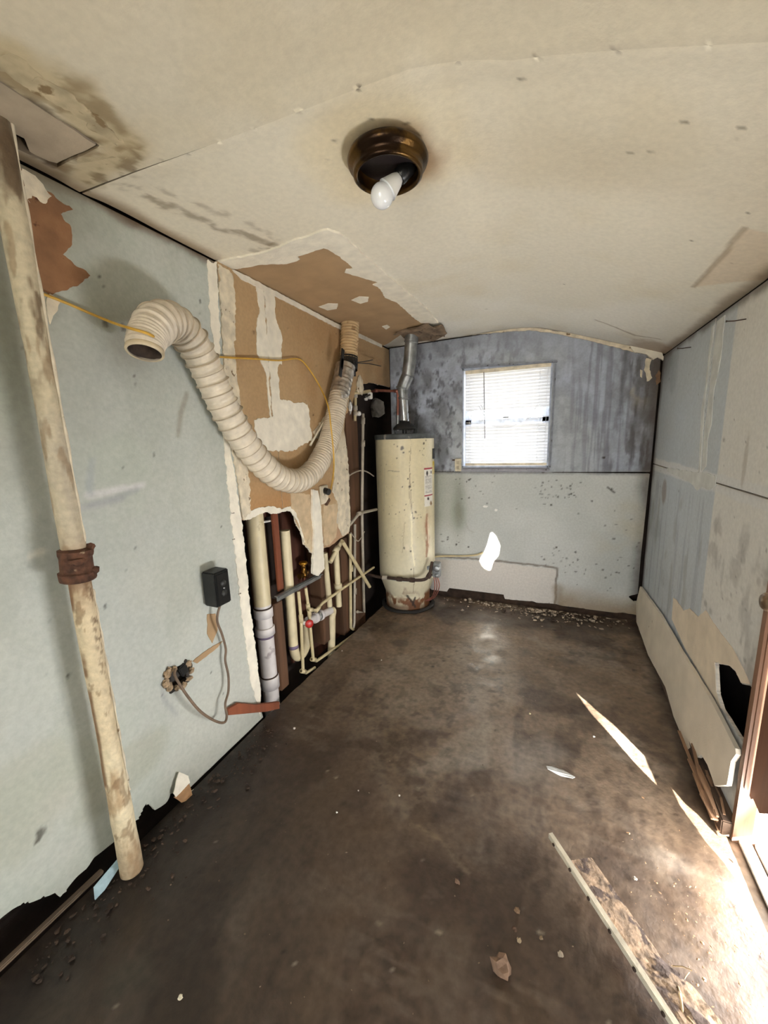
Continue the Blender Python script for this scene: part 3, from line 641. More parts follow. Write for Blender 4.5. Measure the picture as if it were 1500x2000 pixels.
# loose painted board along the foot of the wall, standing a little proud
bpoly = RIGHT.poly([(1259, 1146), (1300, 1202), (1339, 1268), (1403, 1368), (1456, 1466), (1458, 1478), (1449, 1492), (1443, 1538), (1420, 1541), (1412, 1520), (1404, 1500), (1391, 1478), (1384, 1484), (1376, 1462), (1362, 1470), (1336, 1408), (1316, 1344), (1281, 1283), (1255, 1216), (1253, 1180)])
mb = MB(); mb.prism(rag(bpoly, .003, .015, 5), .014, lambda a, b, t: Vector((XR - .012 - .012 * max(0, (.36 - b)) / .3 - t, a, max(b, .012))))
baseboard = struct(mb.build('baseboard_right', mat('cream_painted_board', (218, 208, 190), .7, var=.06, vs=8, spot=(150, 124, 92), ss=7, st=.70, bump=.15)))
mb = MB(); mb.bar((XR - .010, 1.50, .03), (XR + .02, YB - .01, .03), .07, .06, (0, 0, 1), .004); mb.build('base_plate', mat('dirty_plate_wood', (84, 66, 52), .95, var=.3, vs=16, stretch=(1, .15, 1), bump=.6, bs=60), wall_right)
# splintered, damp wood at the door end of the plate
m_splint = mat('splintered_wood', (150, 116, 88), .9, var=.3, vs=26, stretch=(1, .15, 1), bump=.7, bs=60)
R = random.Random(11)
for k in range(20):
    y1 = 1.50 + R.uniform(0, .05); L = R.uniform(.10, .42); x0 = XR - .01 - R.uniform(.0, .055); z0 = .008 + R.uniform(0, .06)
    mb = MB(); P = [Vector((x0, y1, z0)), Vector((x0 + R.uniform(-.012, .012), y1 + L * .5, z0 + R.uniform(-.004, .01))), Vector((x0 + R.uniform(-.01, .02), y1 + L, z0 + R.uniform(-.004, .012)))]
    P = [Vector((p.x, p.y, max(p.z, .006))) for p in P]
    mb.bar(P[0], P[1], R.uniform(.006, .016), R.uniform(.004, .010), (0, 0, 1)); mb.bar(P[1], P[2], R.uniform(.004, .012), R.uniform(.003, .007), (0, 0, 1)); mb.build('splinter', m_splint, wall_right)

# ---- near wall (behind the camera, its unseen doorway sized for the sky light it lets in) -----------------
s = MB()
for (x0, x1, z0, z1) in ((-1.6, -.85, -.3, 2.5), (.25, .9, -.3, 2.5), (-.85, .25, 2.08, 2.5)):
    s.box(((x0 + x1) / 2, YN - .05, (z0 + z1) / 2), (x1 - x0, .1, z1 - z0))
wall_near = struct(s.build('wall_near', mat('plain_wall_paint', (196, 196, 190), .8)))
s = MB(); s.box((.95, -3.9, 1.2), (.1, 4.4, 3.4)); struct(s.build('sun_block_wall', m_outer))  # unseen wall added outside to keep sun out of the near doorway

# ---- ceiling ---------------------------------------------------------
s = MB(); s.box((-.35, .9, 2.47), (2.7, 5.4, .04)); ceiling = struct(s.build('ceiling', m_dark))
SEAM = [CEIL.uv(*q) for q in ((165, 369), (290, 322), (410, 279), (530, 235), (800, 131), (1000, 112), (1500, 75))]
SEAM[0] = (XL - .01, SEAM[0][1])
seam_in = SEAM + [(XR + .02, SEAM[-1][1] + .02)]
def p_ceil(p):
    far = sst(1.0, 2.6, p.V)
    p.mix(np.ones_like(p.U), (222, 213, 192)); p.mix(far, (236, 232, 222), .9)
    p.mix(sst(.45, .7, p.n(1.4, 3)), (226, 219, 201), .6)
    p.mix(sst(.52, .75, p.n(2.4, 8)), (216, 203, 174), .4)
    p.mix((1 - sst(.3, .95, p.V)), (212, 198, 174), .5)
    p.mix(p.blob(CEIL.uv(755, 310), .26, .24, .25, 4, 5), (222, 205, 166), .5)
    p.mix(p.blob(CEIL.uv(775, 312), .150, .150, .2, 12, 6), (156, 120, 80), .85)
    p.mix(p.gblob(CEIL.uv(1200, 310), .34, .16, .25, 4, 7), (196, 186, 164), .6)
    # dirty strokes near the left wall
    for q, wd, k in ([(230, 360), (300, 392), (400, 432), (530, 478)], .012, .6), ([(270, 345), (360, 390), (440, 420)], .003, .4), ([(480, 430), (545, 470)], .004, .35), ([(500, 490), (540, 478)], .006, .4):
        p.mix(p.line(CEIL.poly(q), wd, .02, .03, 18, 4) * sst(.35, .6, p.n(24, 5)), (120, 100, 70), k)
    p.mix(p.poly(CEIL.poly([(-40, 60), (40, 100), (150, 160), (225, 225), (290, 290), (270, 330), (180, 365), (110, 330), (200, 290), (0, 150)]), .03, .05, 9, 3), (196, 178, 140), .7)
    p.mix(p.poly(CEIL.poly([(-40, 60), (40, 100), (150, 160), (225, 225), (290, 290), (270, 330), (180, 365), (110, 330), (200, 290), (0, 150)]), .02, .04, 9, 3) * sst(.48, .62, p.n(12, 5, 5)), (134, 112, 80), .65)
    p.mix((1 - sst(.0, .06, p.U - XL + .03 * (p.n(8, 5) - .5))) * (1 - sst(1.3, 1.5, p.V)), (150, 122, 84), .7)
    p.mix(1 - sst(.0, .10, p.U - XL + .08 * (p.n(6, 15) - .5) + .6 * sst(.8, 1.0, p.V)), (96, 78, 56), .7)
    for q in ((1230, 300), (1270, 298), (1442, 270), (1447, 252), (1338, 240), (1352, 470), (1102, 556), (1430, 515), (1460, 415), (656, 276), (681, 365), (717, 235), (728, 235), (796, 243), (820, 262), (833, 298), (1018, 152), (950, 604), (640, 310)):
        p.mix(p.blob(CEIL.uv(*q), .007, .005, .6, 40, q[0]), (96, 80, 56), .7)
    # tape ridges, patch on the slope
    p.mix(p.line([(-.30, .93), (-.30, 2.2)], .002, .06, .03, 4, 6), (234, 226, 206), .3)
    p.mix(p.poly(CEIL.poly([(1355, 562), (1455, 445), (1560, 470), (1500, 545)]), .006, .006, 20, 4), (218, 200, 176), .7)
    p.mix(p.line(CEIL.poly([(1355, 562), (1405, 505), (1455, 445)]), .003, .010, .008, 14, 4), (150, 130, 100), .55)
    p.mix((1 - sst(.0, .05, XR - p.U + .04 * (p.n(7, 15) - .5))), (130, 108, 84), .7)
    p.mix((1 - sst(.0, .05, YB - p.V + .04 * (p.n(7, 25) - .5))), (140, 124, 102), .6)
    p.mix(p.blob((.55, 3.15), .16, .18, .5, 7, 7), (176, 150, 124), .6)
    p.mix(p.line(CEIL.poly([(1165, 625), (1240, 655), (1290, 662)]), .003, .010, .02, 9, 4), (150, 132, 108), .6)
def p_ceil_near(p):
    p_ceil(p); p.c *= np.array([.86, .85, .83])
    hp_ = CEIL.poly([(-60, 120), (0, 158), (197, 286), (112, 326), (95, 318)])
    p.mix(p.line(hp_, .004, .012, .012, 20, 3) * sst(.3, .5, p.n(20, 5)), (70, 52, 34), .85)
    p.mix(p.line(CEIL.poly([(112, 326), (150, 300), (200, 292), (282, 296)]), .006, .03, .03, 18, 3) * sst(.42, .55, p.n(26, 5)), (128, 106, 74), .7)
    p.mix(p.line(CEIL.poly([(130, 345), (190, 345), (240, 330), (275, 305)]), .006, .03, .03, 18, 3) * sst(.45, .58, p.n(22, 15)), (112, 92, 62), .7)
def d_ceil(U, V):
    h = .012 * (fbm(U * 1.2, V * 1.2, 5) - .5) + .004 * (fbm(U * 4, V * 4, 6) - .5)
    h = h + .010 * np.exp(-((U + .28) / .05) ** 2) * 0
    d, _, _ = edist(U, V, seam_in, False)
    return h + .006 * np.exp(-(d / .05) ** 2)
hatch = CEIL.poly([(-60, 120), (0, 158), (197, 286), (112, 326), (95, 318), (-40, 255)])
gapn = [(XL - .02, SEAM[0][1] - .004)] + [(a, b - .0035 * (1 - sst(-1.3, -.8, a))) for a, b in SEAM[1:]] + [(XR + .02, SEAM[-1][1] + .02)]
gapf = [(XL - .02, SEAM[0][1] + .003)] + [(a, b + .0015 * (1 - sst(-1.3, -.8, a))) for a, b in SEAM[1:]] + [(XR + .02, SEAM[-1][1] + .02)]
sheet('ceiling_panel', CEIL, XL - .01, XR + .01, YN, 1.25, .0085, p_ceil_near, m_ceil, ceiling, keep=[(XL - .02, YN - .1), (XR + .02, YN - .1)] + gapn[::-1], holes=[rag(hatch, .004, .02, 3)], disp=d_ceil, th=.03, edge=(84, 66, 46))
tube_hole = [(-1.275 + .062 * math.cos(a), 2.50 + .062 * math.sin(a)) for a in np.linspace(0, 2 * math.pi, 20)[:-1]]
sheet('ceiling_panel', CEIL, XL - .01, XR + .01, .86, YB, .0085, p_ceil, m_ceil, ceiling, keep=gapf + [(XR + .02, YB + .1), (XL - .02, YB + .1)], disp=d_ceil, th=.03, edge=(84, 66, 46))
# patched-in square beside the pipe
hp = CEIL.poly([(-60, 124), (0, 164), (189, 287), (112, 322), (88, 316), (60, 300), (48, 274), (24, 262), (-40, 262)])
mb = MB(); mb.prism(rag(hp, .003, .012, 6), .012, lambda a, b, t: Vector(CEIL.to3(a, b, -.004 - t)))
mb.build('patch_panel', mat('stained_ceiling_patch', (176, 160, 138), .85, var=.12, vs=10, spot=(70, 54, 38), ss=16, st=.72), ceiling)
def cl(name, pts, h1, mt, amp=.008, seed=1, step=.007, scale=36): return patch(name, CEIL, CEIL.poly(pts), -.004, h1, mt, ceiling, amp, step, seed, scale)
cl('exposed_paper', [(425, 508), (520, 490), (640, 462), (690, 500), (760, 560), (820, 600), (846, 628), (800, 640), (760, 668), (748, 674), (656, 634), (440, 520)], .007, m_paper, .003, 3)
cl('joint_compound', [(424, 507), (520, 488), (560, 470), (640, 443), (668, 455), (740, 520), (800, 572), (836, 604), (856, 628), (822, 628), (806, 616), (776, 588), (752, 578), (742, 560), (728, 552), (738, 548), (700, 536), (672, 528), (676, 522), (690, 520), (664, 498), (640, 482), (632, 480), (600, 490), (582, 496), (586, 502), (560, 511), (512, 512), (470, 520), (440, 521)], .010, m_gyp, .006, 6)
cl('joint_compound', [(622, 596), (640, 590), (660, 590), (658, 600), (640, 603)], .0095, m_gyp, .003, 7)
cl('joint_compound', [(686, 583), (702, 576), (720, 577), (718, 586), (704, 590)], .0095, m_gyp, .003, 8)
cl('joint_compound', [(746, 635), (756, 632), (762, 636), (754, 641)], .0095, m_gyp, .002, 9)

for k_, pts_ in enumerate(([(-30, 88), (30, 112), (90, 150), (150, 195), (205, 240), (245, 275), (225, 285), (170, 240), (110, 205), (40, 160), (-30, 130)], [(60, 150), (110, 165), (170, 215), (160, 225), (100, 190)], [(120, 335), (165, 310), (215, 312), (262, 306), (268, 322), (215, 345), (172, 360)], [(205, 318), (250, 300), (270, 300), (262, 318), (225, 330)])):
    cl('flaking_skim', pts_, .001 + .001 * (k_ % 2), mat('tan_skim', (190, 174, 142), .9, var=.2, vs=16, spot=(132, 110, 78), ss=18, st=.58, bump=.6, bs=50), .022, 20 + k_)
# ---- window -----------------------------------------------------------
wf = MB()
yg = YB + .085
for (x0, x1, z0, z1) in ((WX0, WX0 + .012, WZ0, WZ1 + .01), (WX1 - .012, WX1, WZ0, WZ1 + .01), (WX0, WX1, WZ0, WZ0 + .012), (WX0, WX1, WZ1 - .006, WZ1 + .012)):
    wf.box(((x0 + x1) / 2, YB + .07, (z0 + z1) / 2), (x1 - x0, .145, z1 - z0))
win = struct(wf.build('window_1', mat('window_reveal_paint', (176, 184, 200), .7)))
for nm, z0, z1, yy in (('upper_sash', 1.50, WZ1, yg + .02), ('lower_sash', WZ0, 1.535, yg)):
    mb = MB(); x0, x1 = WX0 + .01, WX1 - .01
    for (a, b, c, d) in ((x0, x0 + .05, z0, z1), (x1 - .05, x1, z0, z1), (x0, x1, z0, z0 + .035), (x0, x1, z1 - .035, z1)):
        mb.box(((a + b) / 2, yy, (c + d) / 2), (b - a, .02, d - c), None, .002)
    sh = mb.build(nm, mat('sash_vinyl', (222, 228, 240), .5, transl=.10), win)
    gm = MATS.get('pane')
    if gm is None:
        gm, nt, pp = _new('window_glass'); tr = nt.nodes.new('ShaderNodeBsdfTransparent'); gl = nt.nodes.new('ShaderNodeBsdfGlossy'); gl.inputs['Roughness'].default_value = .02
        mx = nt.nodes.new('ShaderNodeMixShader'); mx.inputs[0].default_value = .06; nt.links.new(tr.outputs[0], mx.inputs[1]); nt.links.new(gl.outputs[0], mx.inputs[2]); nt.links.new(mx.outputs[0], nt.nodes['Material Output'].inputs[0]); MATS['pane'] = gm
    mb = MB(); mb.box(((x0 + x1) / 2, yy, (z0 + z1) / 2), (x1 - x0 - .08, .003, z1 - z0 - .05)); mb.build('pane', gm, sh)
mb = MB(); mb.box((-.37, yg - .016, 1.545), (.05, .018, .012), None, .003); mb.build('sash_lock', m_galv, win)
# trim painted like the wall
mb = MB()
for (a, b) in (((WX0 - .01, WZ1 + .02), (WX1 + .03, WZ1 - .005)), ((WX1 + .018, WZ1 - .02), (WX1 + .012, WZ0))):
    mb.bar((a[0], YB - .008, a[1]), (b[0], YB - .008, b[1]), .012, .035, (0, 1, 0), .002)
struct(mb.build('trim_1', mat('mouldy_trim_paint', (142, 146, 156), .8, var=.15, spot=(86, 84, 84), ss=30, st=.62)))
mb = MB(); mb.bar((WX0 - .005, YB - .006, WZ0 - .016), (WX1 + .01, YB - .006, WZ0 - .016), .012, .028, (0, 1, 0), .002)
struct(mb.build('trim_2', mat('mouldy_sill_paint', (160, 158, 166), .8, var=.15, spot=(96, 90, 88), ss=30, st=.64)))

# ---- door ----------------------------------------------------------
def sunback(pt, x):
    t = (x - pt.x) / SUN.x; q = pt + SUN * t; return (q.y, q.z)
XI, XO = XR + .006, XR + .040
streak1 = [(1130, 1357), (1200, 1416), (1262, 1478), (1290, 1540), (1250, 1500), (1200, 1442), (1160, 1398)]
streak2 = [(1318, 1543), (1345, 1575), (1374, 1600), (1400, 1630), (1440, 1665), (1440, 1720), (1420, 1690), (1388, 1654), (1362, 1617), (1335, 1580)]
spot = [(960, 1040), (968, 1050), (975, 1066), (972, 1084), (962, 1096), (956, 1113), (946, 1108), (938, 1094), (946, 1082), (954, 1062)]
def cuts(x):
    a = [sunback(at(px, py, z=0), x) for px, py in streak1]; b = [sunback(at(px, py, z=0), x) for px, py in streak2]
    c = [sunback(at(px, py, y=YB), x) for px, py in spot]
    return a, b, c
def grow(pl, k):
    c = np.mean(pl, 0); return [tuple(c + (np.array(q) - c) * k) for q in pl]
dm = mat('brown_door_veneer', (116, 78, 56), .5, var=.22, vs=12, stretch=(1, 1, .08), bump=.15)
door = struct(MB().box((XR + .023, DY0 + .02, .95), (.034, .03, 1.72), None, .002).build('door_1', dm))
a, b, c = cuts(XI)
inn = [(DY0, .26), (1.18, .30), (1.30, .30), (1.36, .25), (1.41, .205), (1.455, .215), (1.468, .20), (1.478, .20), (1.478, 1.81), (DY0, 1.81)]
sheet('door_skin', RIGHT, DY0, 1.48, .0, 1.82, .012, lambda p: p.mix(np.ones_like(p.U), (116, 78, 56)), dm, door, keep=rag(inn[:8], .006, .012, 4, False) + inn[8:], holes=[grow(c, 1.25), grow(a, 1.3)], disp=lambda U, V: -.006 + 0 * U, th=.003)
a, b, c = cuts(XO)
ob = [(DY0, .05), (1.20, .05)] + [(1.26, .05)]
outp = [(DY0, .048), (1.28, .048), (1.30, .047), (1.478, .047), (1.478, 1.81), (DY0, 1.81)]
sheet('door_skin', RIGHT, DY0, 1.48, .0, 1.82, .006, lambda p: p.mix(np.ones_like(p.U), (232, 230, 224)), mat('white_outer_skin', (232, 230, 224), .6, transl=.35, bump=0), door, keep=outp, holes=[a, b, c], disp=lambda U, V: -.040 + 0 * U, th=.002)
kb = MB(); ky, kz = 1.415, at(1490, 1175, y=1.415).z
kb.lathe([(0, .0), (.030, .0), (.031, .004), (.012, .012), (.011, .030), (.020, .036), (.027, .046), (.027, .056), (.020, .064), (.0, .066)], (XI - .004, ky, kz), (-1, 0, 0), 28)
kb.build('door_knob', mat('worn_bronze_knob', (150, 128, 104), .3, .85, var=.3, vs=40), door)
s = MB(); s.box((XR + .075, DY1 + .014, .90), (.18, .022, 1.90)); s.box((XR + .135, DY1 + .02, .90), (.03, .06, 2.2)); s.box((XR - .004, DY1 + .022, 1.03), (.016, .034, 1.62), None, .003); s.box((XR - .002, DY1 - .0015, 1.03), (.010, .006, 1.62)); 
struct(s.build('trim_3', mat('stained_door_casing', (134, 98, 74), .6, var=.2, vs=14, stretch=(1, 1, .1))))
s = MB(); s.box((XR + .05, DY0 - .014, .93), (.13, .022, 1.84)); s.box((XR + .05, (DY0 + DY1) / 2, 1.83), (.13, .84, .02)); struct(s.build('trim_4', MATS['stained_door_casing']))
s = MB(); s.box((.655, 1.09, .006), (.035, .80, .012), None, .002); s.box((.70, 1.09, .008), (.04, .80, .016), None, .002); s.box((.755, 1.09, .005), (.05, .80, .01), None, .002)
struct(s.build('trim_5', mat('aluminium_threshold', (214, 212, 206), .45, .2)))
s = MB(); s.box((1.3, 1.1, -.12), (1.0, 1.6, .2), None, .01); struct(s.build('doorstep', mat('pale_concrete_step', (196, 190, 178), .9)))
# ================================================================== THINGS
# ---- painted vent pipe standing before the left wall ----------------------
PX, PY = -1.25, .64
vp = thing('vent_pipe', 'tall pipe of peeling cream paint with rusty coupling standing at the left wall', 'pipe', (PX, PY, 0))
m_vp = mat('peeling_pipe_paint', (206, 192, 160), .7, var=.16, vs=9, spot=(128, 98, 68), ss=13, st=.60, bump=.5, bs=50, stretch=(1, 1, .35))
m_vp2 = mat('grimy_pipe_paint', (178, 164, 138), .75, var=.2, vs=9, spot=(96, 76, 54), ss=12, st=.56, bump=.5, bs=50, stretch=(1, 1, .35))
m_vp = surfmat('peeling_pipe_paint', .65, .1, .14, 60, .5, 90)
def p_pipe_low(p):
    U0 = p.U; p.U = U0 * .03
    p.mix(np.ones_like(p.U), (214, 200, 168))
    p.mix(sst(.4, .7, p.n(9, 3, 4, 1, .4)), (198, 180, 148), .7)
    p.mix(sst(.52, .66, p.n(26, 5, 5, 1, .22)), (150, 116, 78), .65)
    p.mix((1 - sst(.004, .014, np.abs(U0 + 1.55 + .5 * (p.n(5, 6, 3, .2, 1) - .5)) * .03)) * sst(.15, .3, p.V) * sst(.35, .5, p.n(12, 9, 3, .2, 1)), (112, 76, 46), .85)
    p.mix((1 - sst(.0, .12, 1.03 - p.V + .08 * (p.n(22, 8) - .5))), (126, 94, 68), .8)
    p.mix(sst(.56, .64, p.n(90, 12, 3)) * sst(.55, .9, p.V) * sst(-.5, .3, U0), (104, 78, 56), .8)
    p.mix((1 - sst(.03, .22, p.V + .1 * (p.n(14, 18) - .5))), (150, 126, 98), .6)
    p.mix(sst(.60, .66, p.n(34, 22, 4, 1, .5)), (120, 92, 62), .6)
    p.U = U0
def p_pipe_high(p):
    U0 = p.U; p.U = U0 * .03
    p.mix(np.ones_like(p.U), (186, 174, 148))
    p.mix(sst(.4, .7, p.n(8, 33, 4, 1, .35)), (168, 158, 142), .8)
    p.mix(sst(.54, .62, p.n(17, 35, 4, 1, .4)) * sst(1.45, 1.75, p.V), (104, 84, 62), .85)
    p.mix(sst(.56, .66, p.n(30, 37, 4, 1, .25)), (132, 108, 80), .6)
    p.mix(sst(1.95, 2.1, p.V + .1 * (p.n(12, 8) - .5)), (86, 70, 52), .8)
    p.mix((1 - sst(.0, .10, p.V - 1.10 + .06 * (p.n(22, 8) - .5))), (150, 122, 94), .6)
    p.U = U0
CP1 = Cyl((PX, PY), lambda z: float(np.interp(z, [0, .15, 1.0], [.0335, .031, .0265])) + .0015 * math.sin(z * 9))
CP2 = Cyl((PX, PY), lambda z: .0285 + .0015 * math.sin(z * 7))
sheet('lower_pipe', CP1, -math.pi, math.pi, .0, 1.03, .006, p_pipe_low, m_vp, vp, th=0, resu=.13, disp=lambda U, V: .003 * (fbm(U * 1.6, V * 14, 3) - .5))
sheet('upper_pipe', CP2, -math.pi, math.pi, 1.07, 2.19, .006, p_pipe_high, m_vp, vp, th=0, resu=.13, disp=lambda U, V: .003 * (fbm(U * 1.6, V * 12, 4) - .5))
mb = MB(); mb.lathe([(.026, -.046), (.043, -.046), (.0455, -.040), (.0455, -.022), (.040, -.018), (.0395, .022), (.042, .028), (.042, .044), (.030, .05)], (PX, PY, 1.075), (.06, .04, 1), 14, False, .05, 3)
mb.build('rusted_coupling', m_rust, vp)
for q_, sz_ in (((PX + .018, PY + .030, 1.118), (.035, .03, .03)), ((PX + .03, PY - .012, 1.09), (.032, .04, .03)), ((PX + .02, PY + .03, 1.05), (.036, .03, .026))):
    mb = MB(); mb.lump(q_, sz_, int(q_[2] * 1e4), 2, .22); mb.build('rust_lump', m_rust, vp)
mb = MB(); sp = spline([(PX + .021, PY + .020, 2.19), (PX + .019, PY + .021, 1.9), (PX + .022, PY + .019, 1.6), (PX + .020, PY + .020, 1.3), (PX + .021, PY + .020, 1.14)], 8); mb.tube(sp, [.004 + .0015 * math.sin(i * 1.3) for i in range(len(sp))], 6); mb.build('paint_ridge', m_gypdirty, vp)
mb = MB(); sp = spline([(PX + .010, PY + .026, .99), (PX + .016, PY + .024, .8), (PX + .018, PY + .024, .5), (PX + .02, PY + .024, .3)], 10); mb.tube(sp, [.003 + .0018 * math.sin(i * 1.7) for i in range(len(sp))], 6); mb.build('paint_ridge', m_gypdirty, vp)

# ---- flexible dryer duct ----------------------------------------------------
duct = thing('dryer_duct', 'white flexible vinyl dryer duct looping down along the wall up into the ceiling', 'duct', at(590, 940, x=-1.25))
CX_ = -1.262
ctl = [at(283, 688, x=-1.175), at(285, 668, x=-1.18), at(296, 645, x=-1.19), at(318, 628, x=-1.21), at(345, 634, x=-1.235), at(376, 668, x=-1.25)] + [at(a, b, x=CX_) for a, b in ((404, 722), (438, 795), (474, 858), (512, 906), (548, 934), (586, 938), (616, 914), (638, 872), (652, 825), (662, 775), (670, 740), (675, 715))]
P, Ln = resample(spline(ctl, 12), .0022)
def prof(i):
    t = i / (len(P) - 1); d = t * Ln
    return d
# ring pitch: wide where the duct hangs stretched, tight where it is squeezed
phase = 0; rad = []; ridges = []; last = 0
for i in range(len(P)):
    d = i / (len(P) - 1) * Ln; t = d / Ln
    pitch = np.interp(t, [0, .035, .05, .3, .5, .62, .75, 1.0], [.008, .010, .036, .046, .042, .024, .015, .020])
    phase += (Ln / (len(P) - 1)) / pitch; f = phase % 1.0
    if int(phase) != last and .05 < t < .9: ridges.append(i)
    last = int(phase)
    amp = np.interp(t, [0, .05, .3, .6, .8, 1], [.05, .15, .10, .10, .08, .09])
    r0 = np.interp(t, [0, .05, .1, .9, 1], [.054, .066, .066, .062, .055])
    sag = 1 - abs(2 * f - 1) ** 4 * (.75 + .25 * (f < .5))
    rad.append(r0 * (1 - amp * sag + .012 * math.sin(23 * d / .06)))
m_duct = mat('creased_white_vinyl', (214, 202, 182), .45, var=.08, vs=30, bump=.45, bs=75)
mb = MB(); mb.tube(P, rad, 36, False); mb.build('vinyl_hose', m_duct, duct)
m_ring = mat('ring_vinyl', (188, 172, 148), .5)
def ring_at(i):
    T = (P[min(i + 2, len(P) - 1)] - P[max(i - 2, 0)]).normalized(); mb = MB(); rr = rad[i] + .0004
    mb.lathe([(rr - .002, -.0028), (rr + .0018, -.0012), (rr + .0018, .0012), (rr - .002, .0028)], P[i], T, 36); mb.build('support_ring', m_ring, duct)
for i in ridges: ring_at(i)
mb = MB(); T0 = (P[1] - P[0]).normalized(); mb.lathe([(.046, -.002), (.051, -.004), (.054, .0), (.053, .012), (.050, .016)], P[0], T0, 40); mb.build('mouth_rim', mat('duct_rim', (196, 180, 150), .5), duct)
mb = MB(); mb.lathe([(.047, 0), (.044, .03), (.040, .06), (0, .07)], P[0] + T0 * .004, T0, 32, True, .12, 4); mb.build('duct_lining', mat('dark_lining', (74, 60, 50), .9, var=.4, vs=30), duct)  # dark cone closing the duct mouth
i0 = int(len(P) * .90); mb = MB(); Q = P[i0:]
Q = Q[::6]; mb.tube(Q, [.060 + .007 * rnd.random() for _ in Q], 22, False, False); mb.lump(at(684, 795, x=-1.21), (.02, .045, .09), 4, 2, .4); mb.lump(at(672, 770, x=-1.20), (.03, .06, .05), 8, 2, .35); mb.build('foil_tape', m_foil, duct)
# upper ribbed sleeve
a_ = at(681, 712, x=-1.27); b_ = at(684, 626, x=-1.27); b_ = b_ + (b_ - a_) * .15
S, sl_ = resample([a_, b_], .003); mb = MB()
mb.tube(S, [.054 + .006 * math.cos(2 * math.pi * (i / (len(S) - 1) * sl_) / .0185) for i in range(len(S))], 32, False); mb.build('ribbed_sleeve', mat('tan_ribbed_plastic', (196, 168, 126), .55, var=.1, vs=20, spot=(150, 118, 80), ss=12, st=.62), duct)
dr = (b_ - a_).normalized(); mb = MB(); mb.tube([a_ - dr * .035, a_ - dr * .01, a_ + dr * .02, a_ + dr * .05], [.0595, .061, .0605, .059], 18, False, False)
mb.build('black_tape', m_black, duct)
for q_ in (((667, 720), (670, 682), .03), ((664, 735), (668, 700), .03), ((693, 735), (691, 705), .022)):
    mb = MB(); mb.bar(at(*q_[0], x=-1.212), at(*q_[1], x=-1.212), q_[2], .006, (1, 0, 0)); mb.build('tape_end', m_black, duct)
mb = MB(); mb.tube([at(695, 708, x=-1.20), at(712, 706, x=-1.23), at(728, 703, x=-1.25)], .003, 6); mb.build('zip_tie_tail', m_black, duct)
mb = MB(); mb.tube([at(695, 709, x=-1.20), at(720, 710, x=-1.24), at(744, 715, x=-1.26)], .003, 6); mb.build('zip_tie_tail', m_black, duct)
# vinyl creases run across the wide rings
# ---- yellow cable ------------------------------------------------------------
mb = MB()
yc = [at(84, 574, x=-1.318), at(130, 592, x=-1.315), at(190, 618, x=-1.31), at(225, 632, x=-1.26), at(250, 640, x=-1.17), at(285, 650, x=-1.118), at(306, 660, x=-1.15), at(324, 664, x=-1.25), at(350, 674, x=-1.322), at(400, 690, x=-1.322), at(428, 697, x=-1.322), at(500, 701, x=-1.316), at(545, 704, x=-1.314), at(582, 701, x=-1.314), at(600, 716, x=-1.308), at(622, 750, x=-1.29), at(640, 790, x=-1.2), at(646, 830, x=-1.178), at(651, 880, x=-1.178), at(652, 915, x=-1.20), at(648, 945, x=-1.30), at(645, 958, x=-1.325)]
mb.tube(spline(yc, 6), .0042, 8); tag(mb.build('yellow_cable', m_yellow), 'thin yellow electrical cable strung from pipe across wall and over white duct', 'cable')
# ---- ceiling lamp ------------------------------------------------------------
lc = at(757, 306, z=2.165); lamp = thing('ceiling_lamp', 'round brass ceiling lamp base without its glass shade, holding one bare bulb', 'lamp', lc)
mb = MB(); mb.lathe([(.100, -.004), (.108, .002), (.112, .012), (.108, .022), (.098, .026), (.094, .034), (.096, .040), (.096, .046), (.090, .050), (.085, .049), (.083, .040), (.083, .006), (.0, .004)], lc, (0, 0, -1), 56); mb.build('brass_pan', mat('tarnished_brass_pan', (92, 68, 34), .3, .85, var=.4, vs=14, spot=(40, 26, 14), ss=9, st=.54), lamp)
mb = MB(); mb.lathe([(.082, .012), (.060, .010), (0, .010)], lc, (0, 0, -1), 40); mb.build('heat_shield', mat('dark_maroon_shield', (30, 19, 20), .6), lamp)
bdir = (at(741, 388, z=2.075) - at(776, 350, z=2.125)); bs = at(776, 350, z=2.125); bdir.normalize()
mb = MB(); mb.lathe([(0, -.045), (.02, -.045), (.022, -.04), (.022, .0), (.018, .004)], bs - bdir * .008, bdir, 24); mb.build('socket', m_black, lamp)
bulb = MB(); bulb.lathe([(.013, -.01), (.020, .004), (.024, .018), (.0275, .030), (.031, .040)], bs, bdir, 32); bb = bulb.build('bulb_collar', m_white, lamp)
bulb = MB(); bulb.lathe([(.0305, .039)] + [(.0325 * math.sin(a), .062 - .0325 * math.cos(a)) for a in np.linspace(.75, math.pi, 14)], bs, bdir, 36); bulb.build('bulb_globe', mat('opal_bulb', (226, 228, 230), .12, var=.02, bump=0, coat=.4), bb)

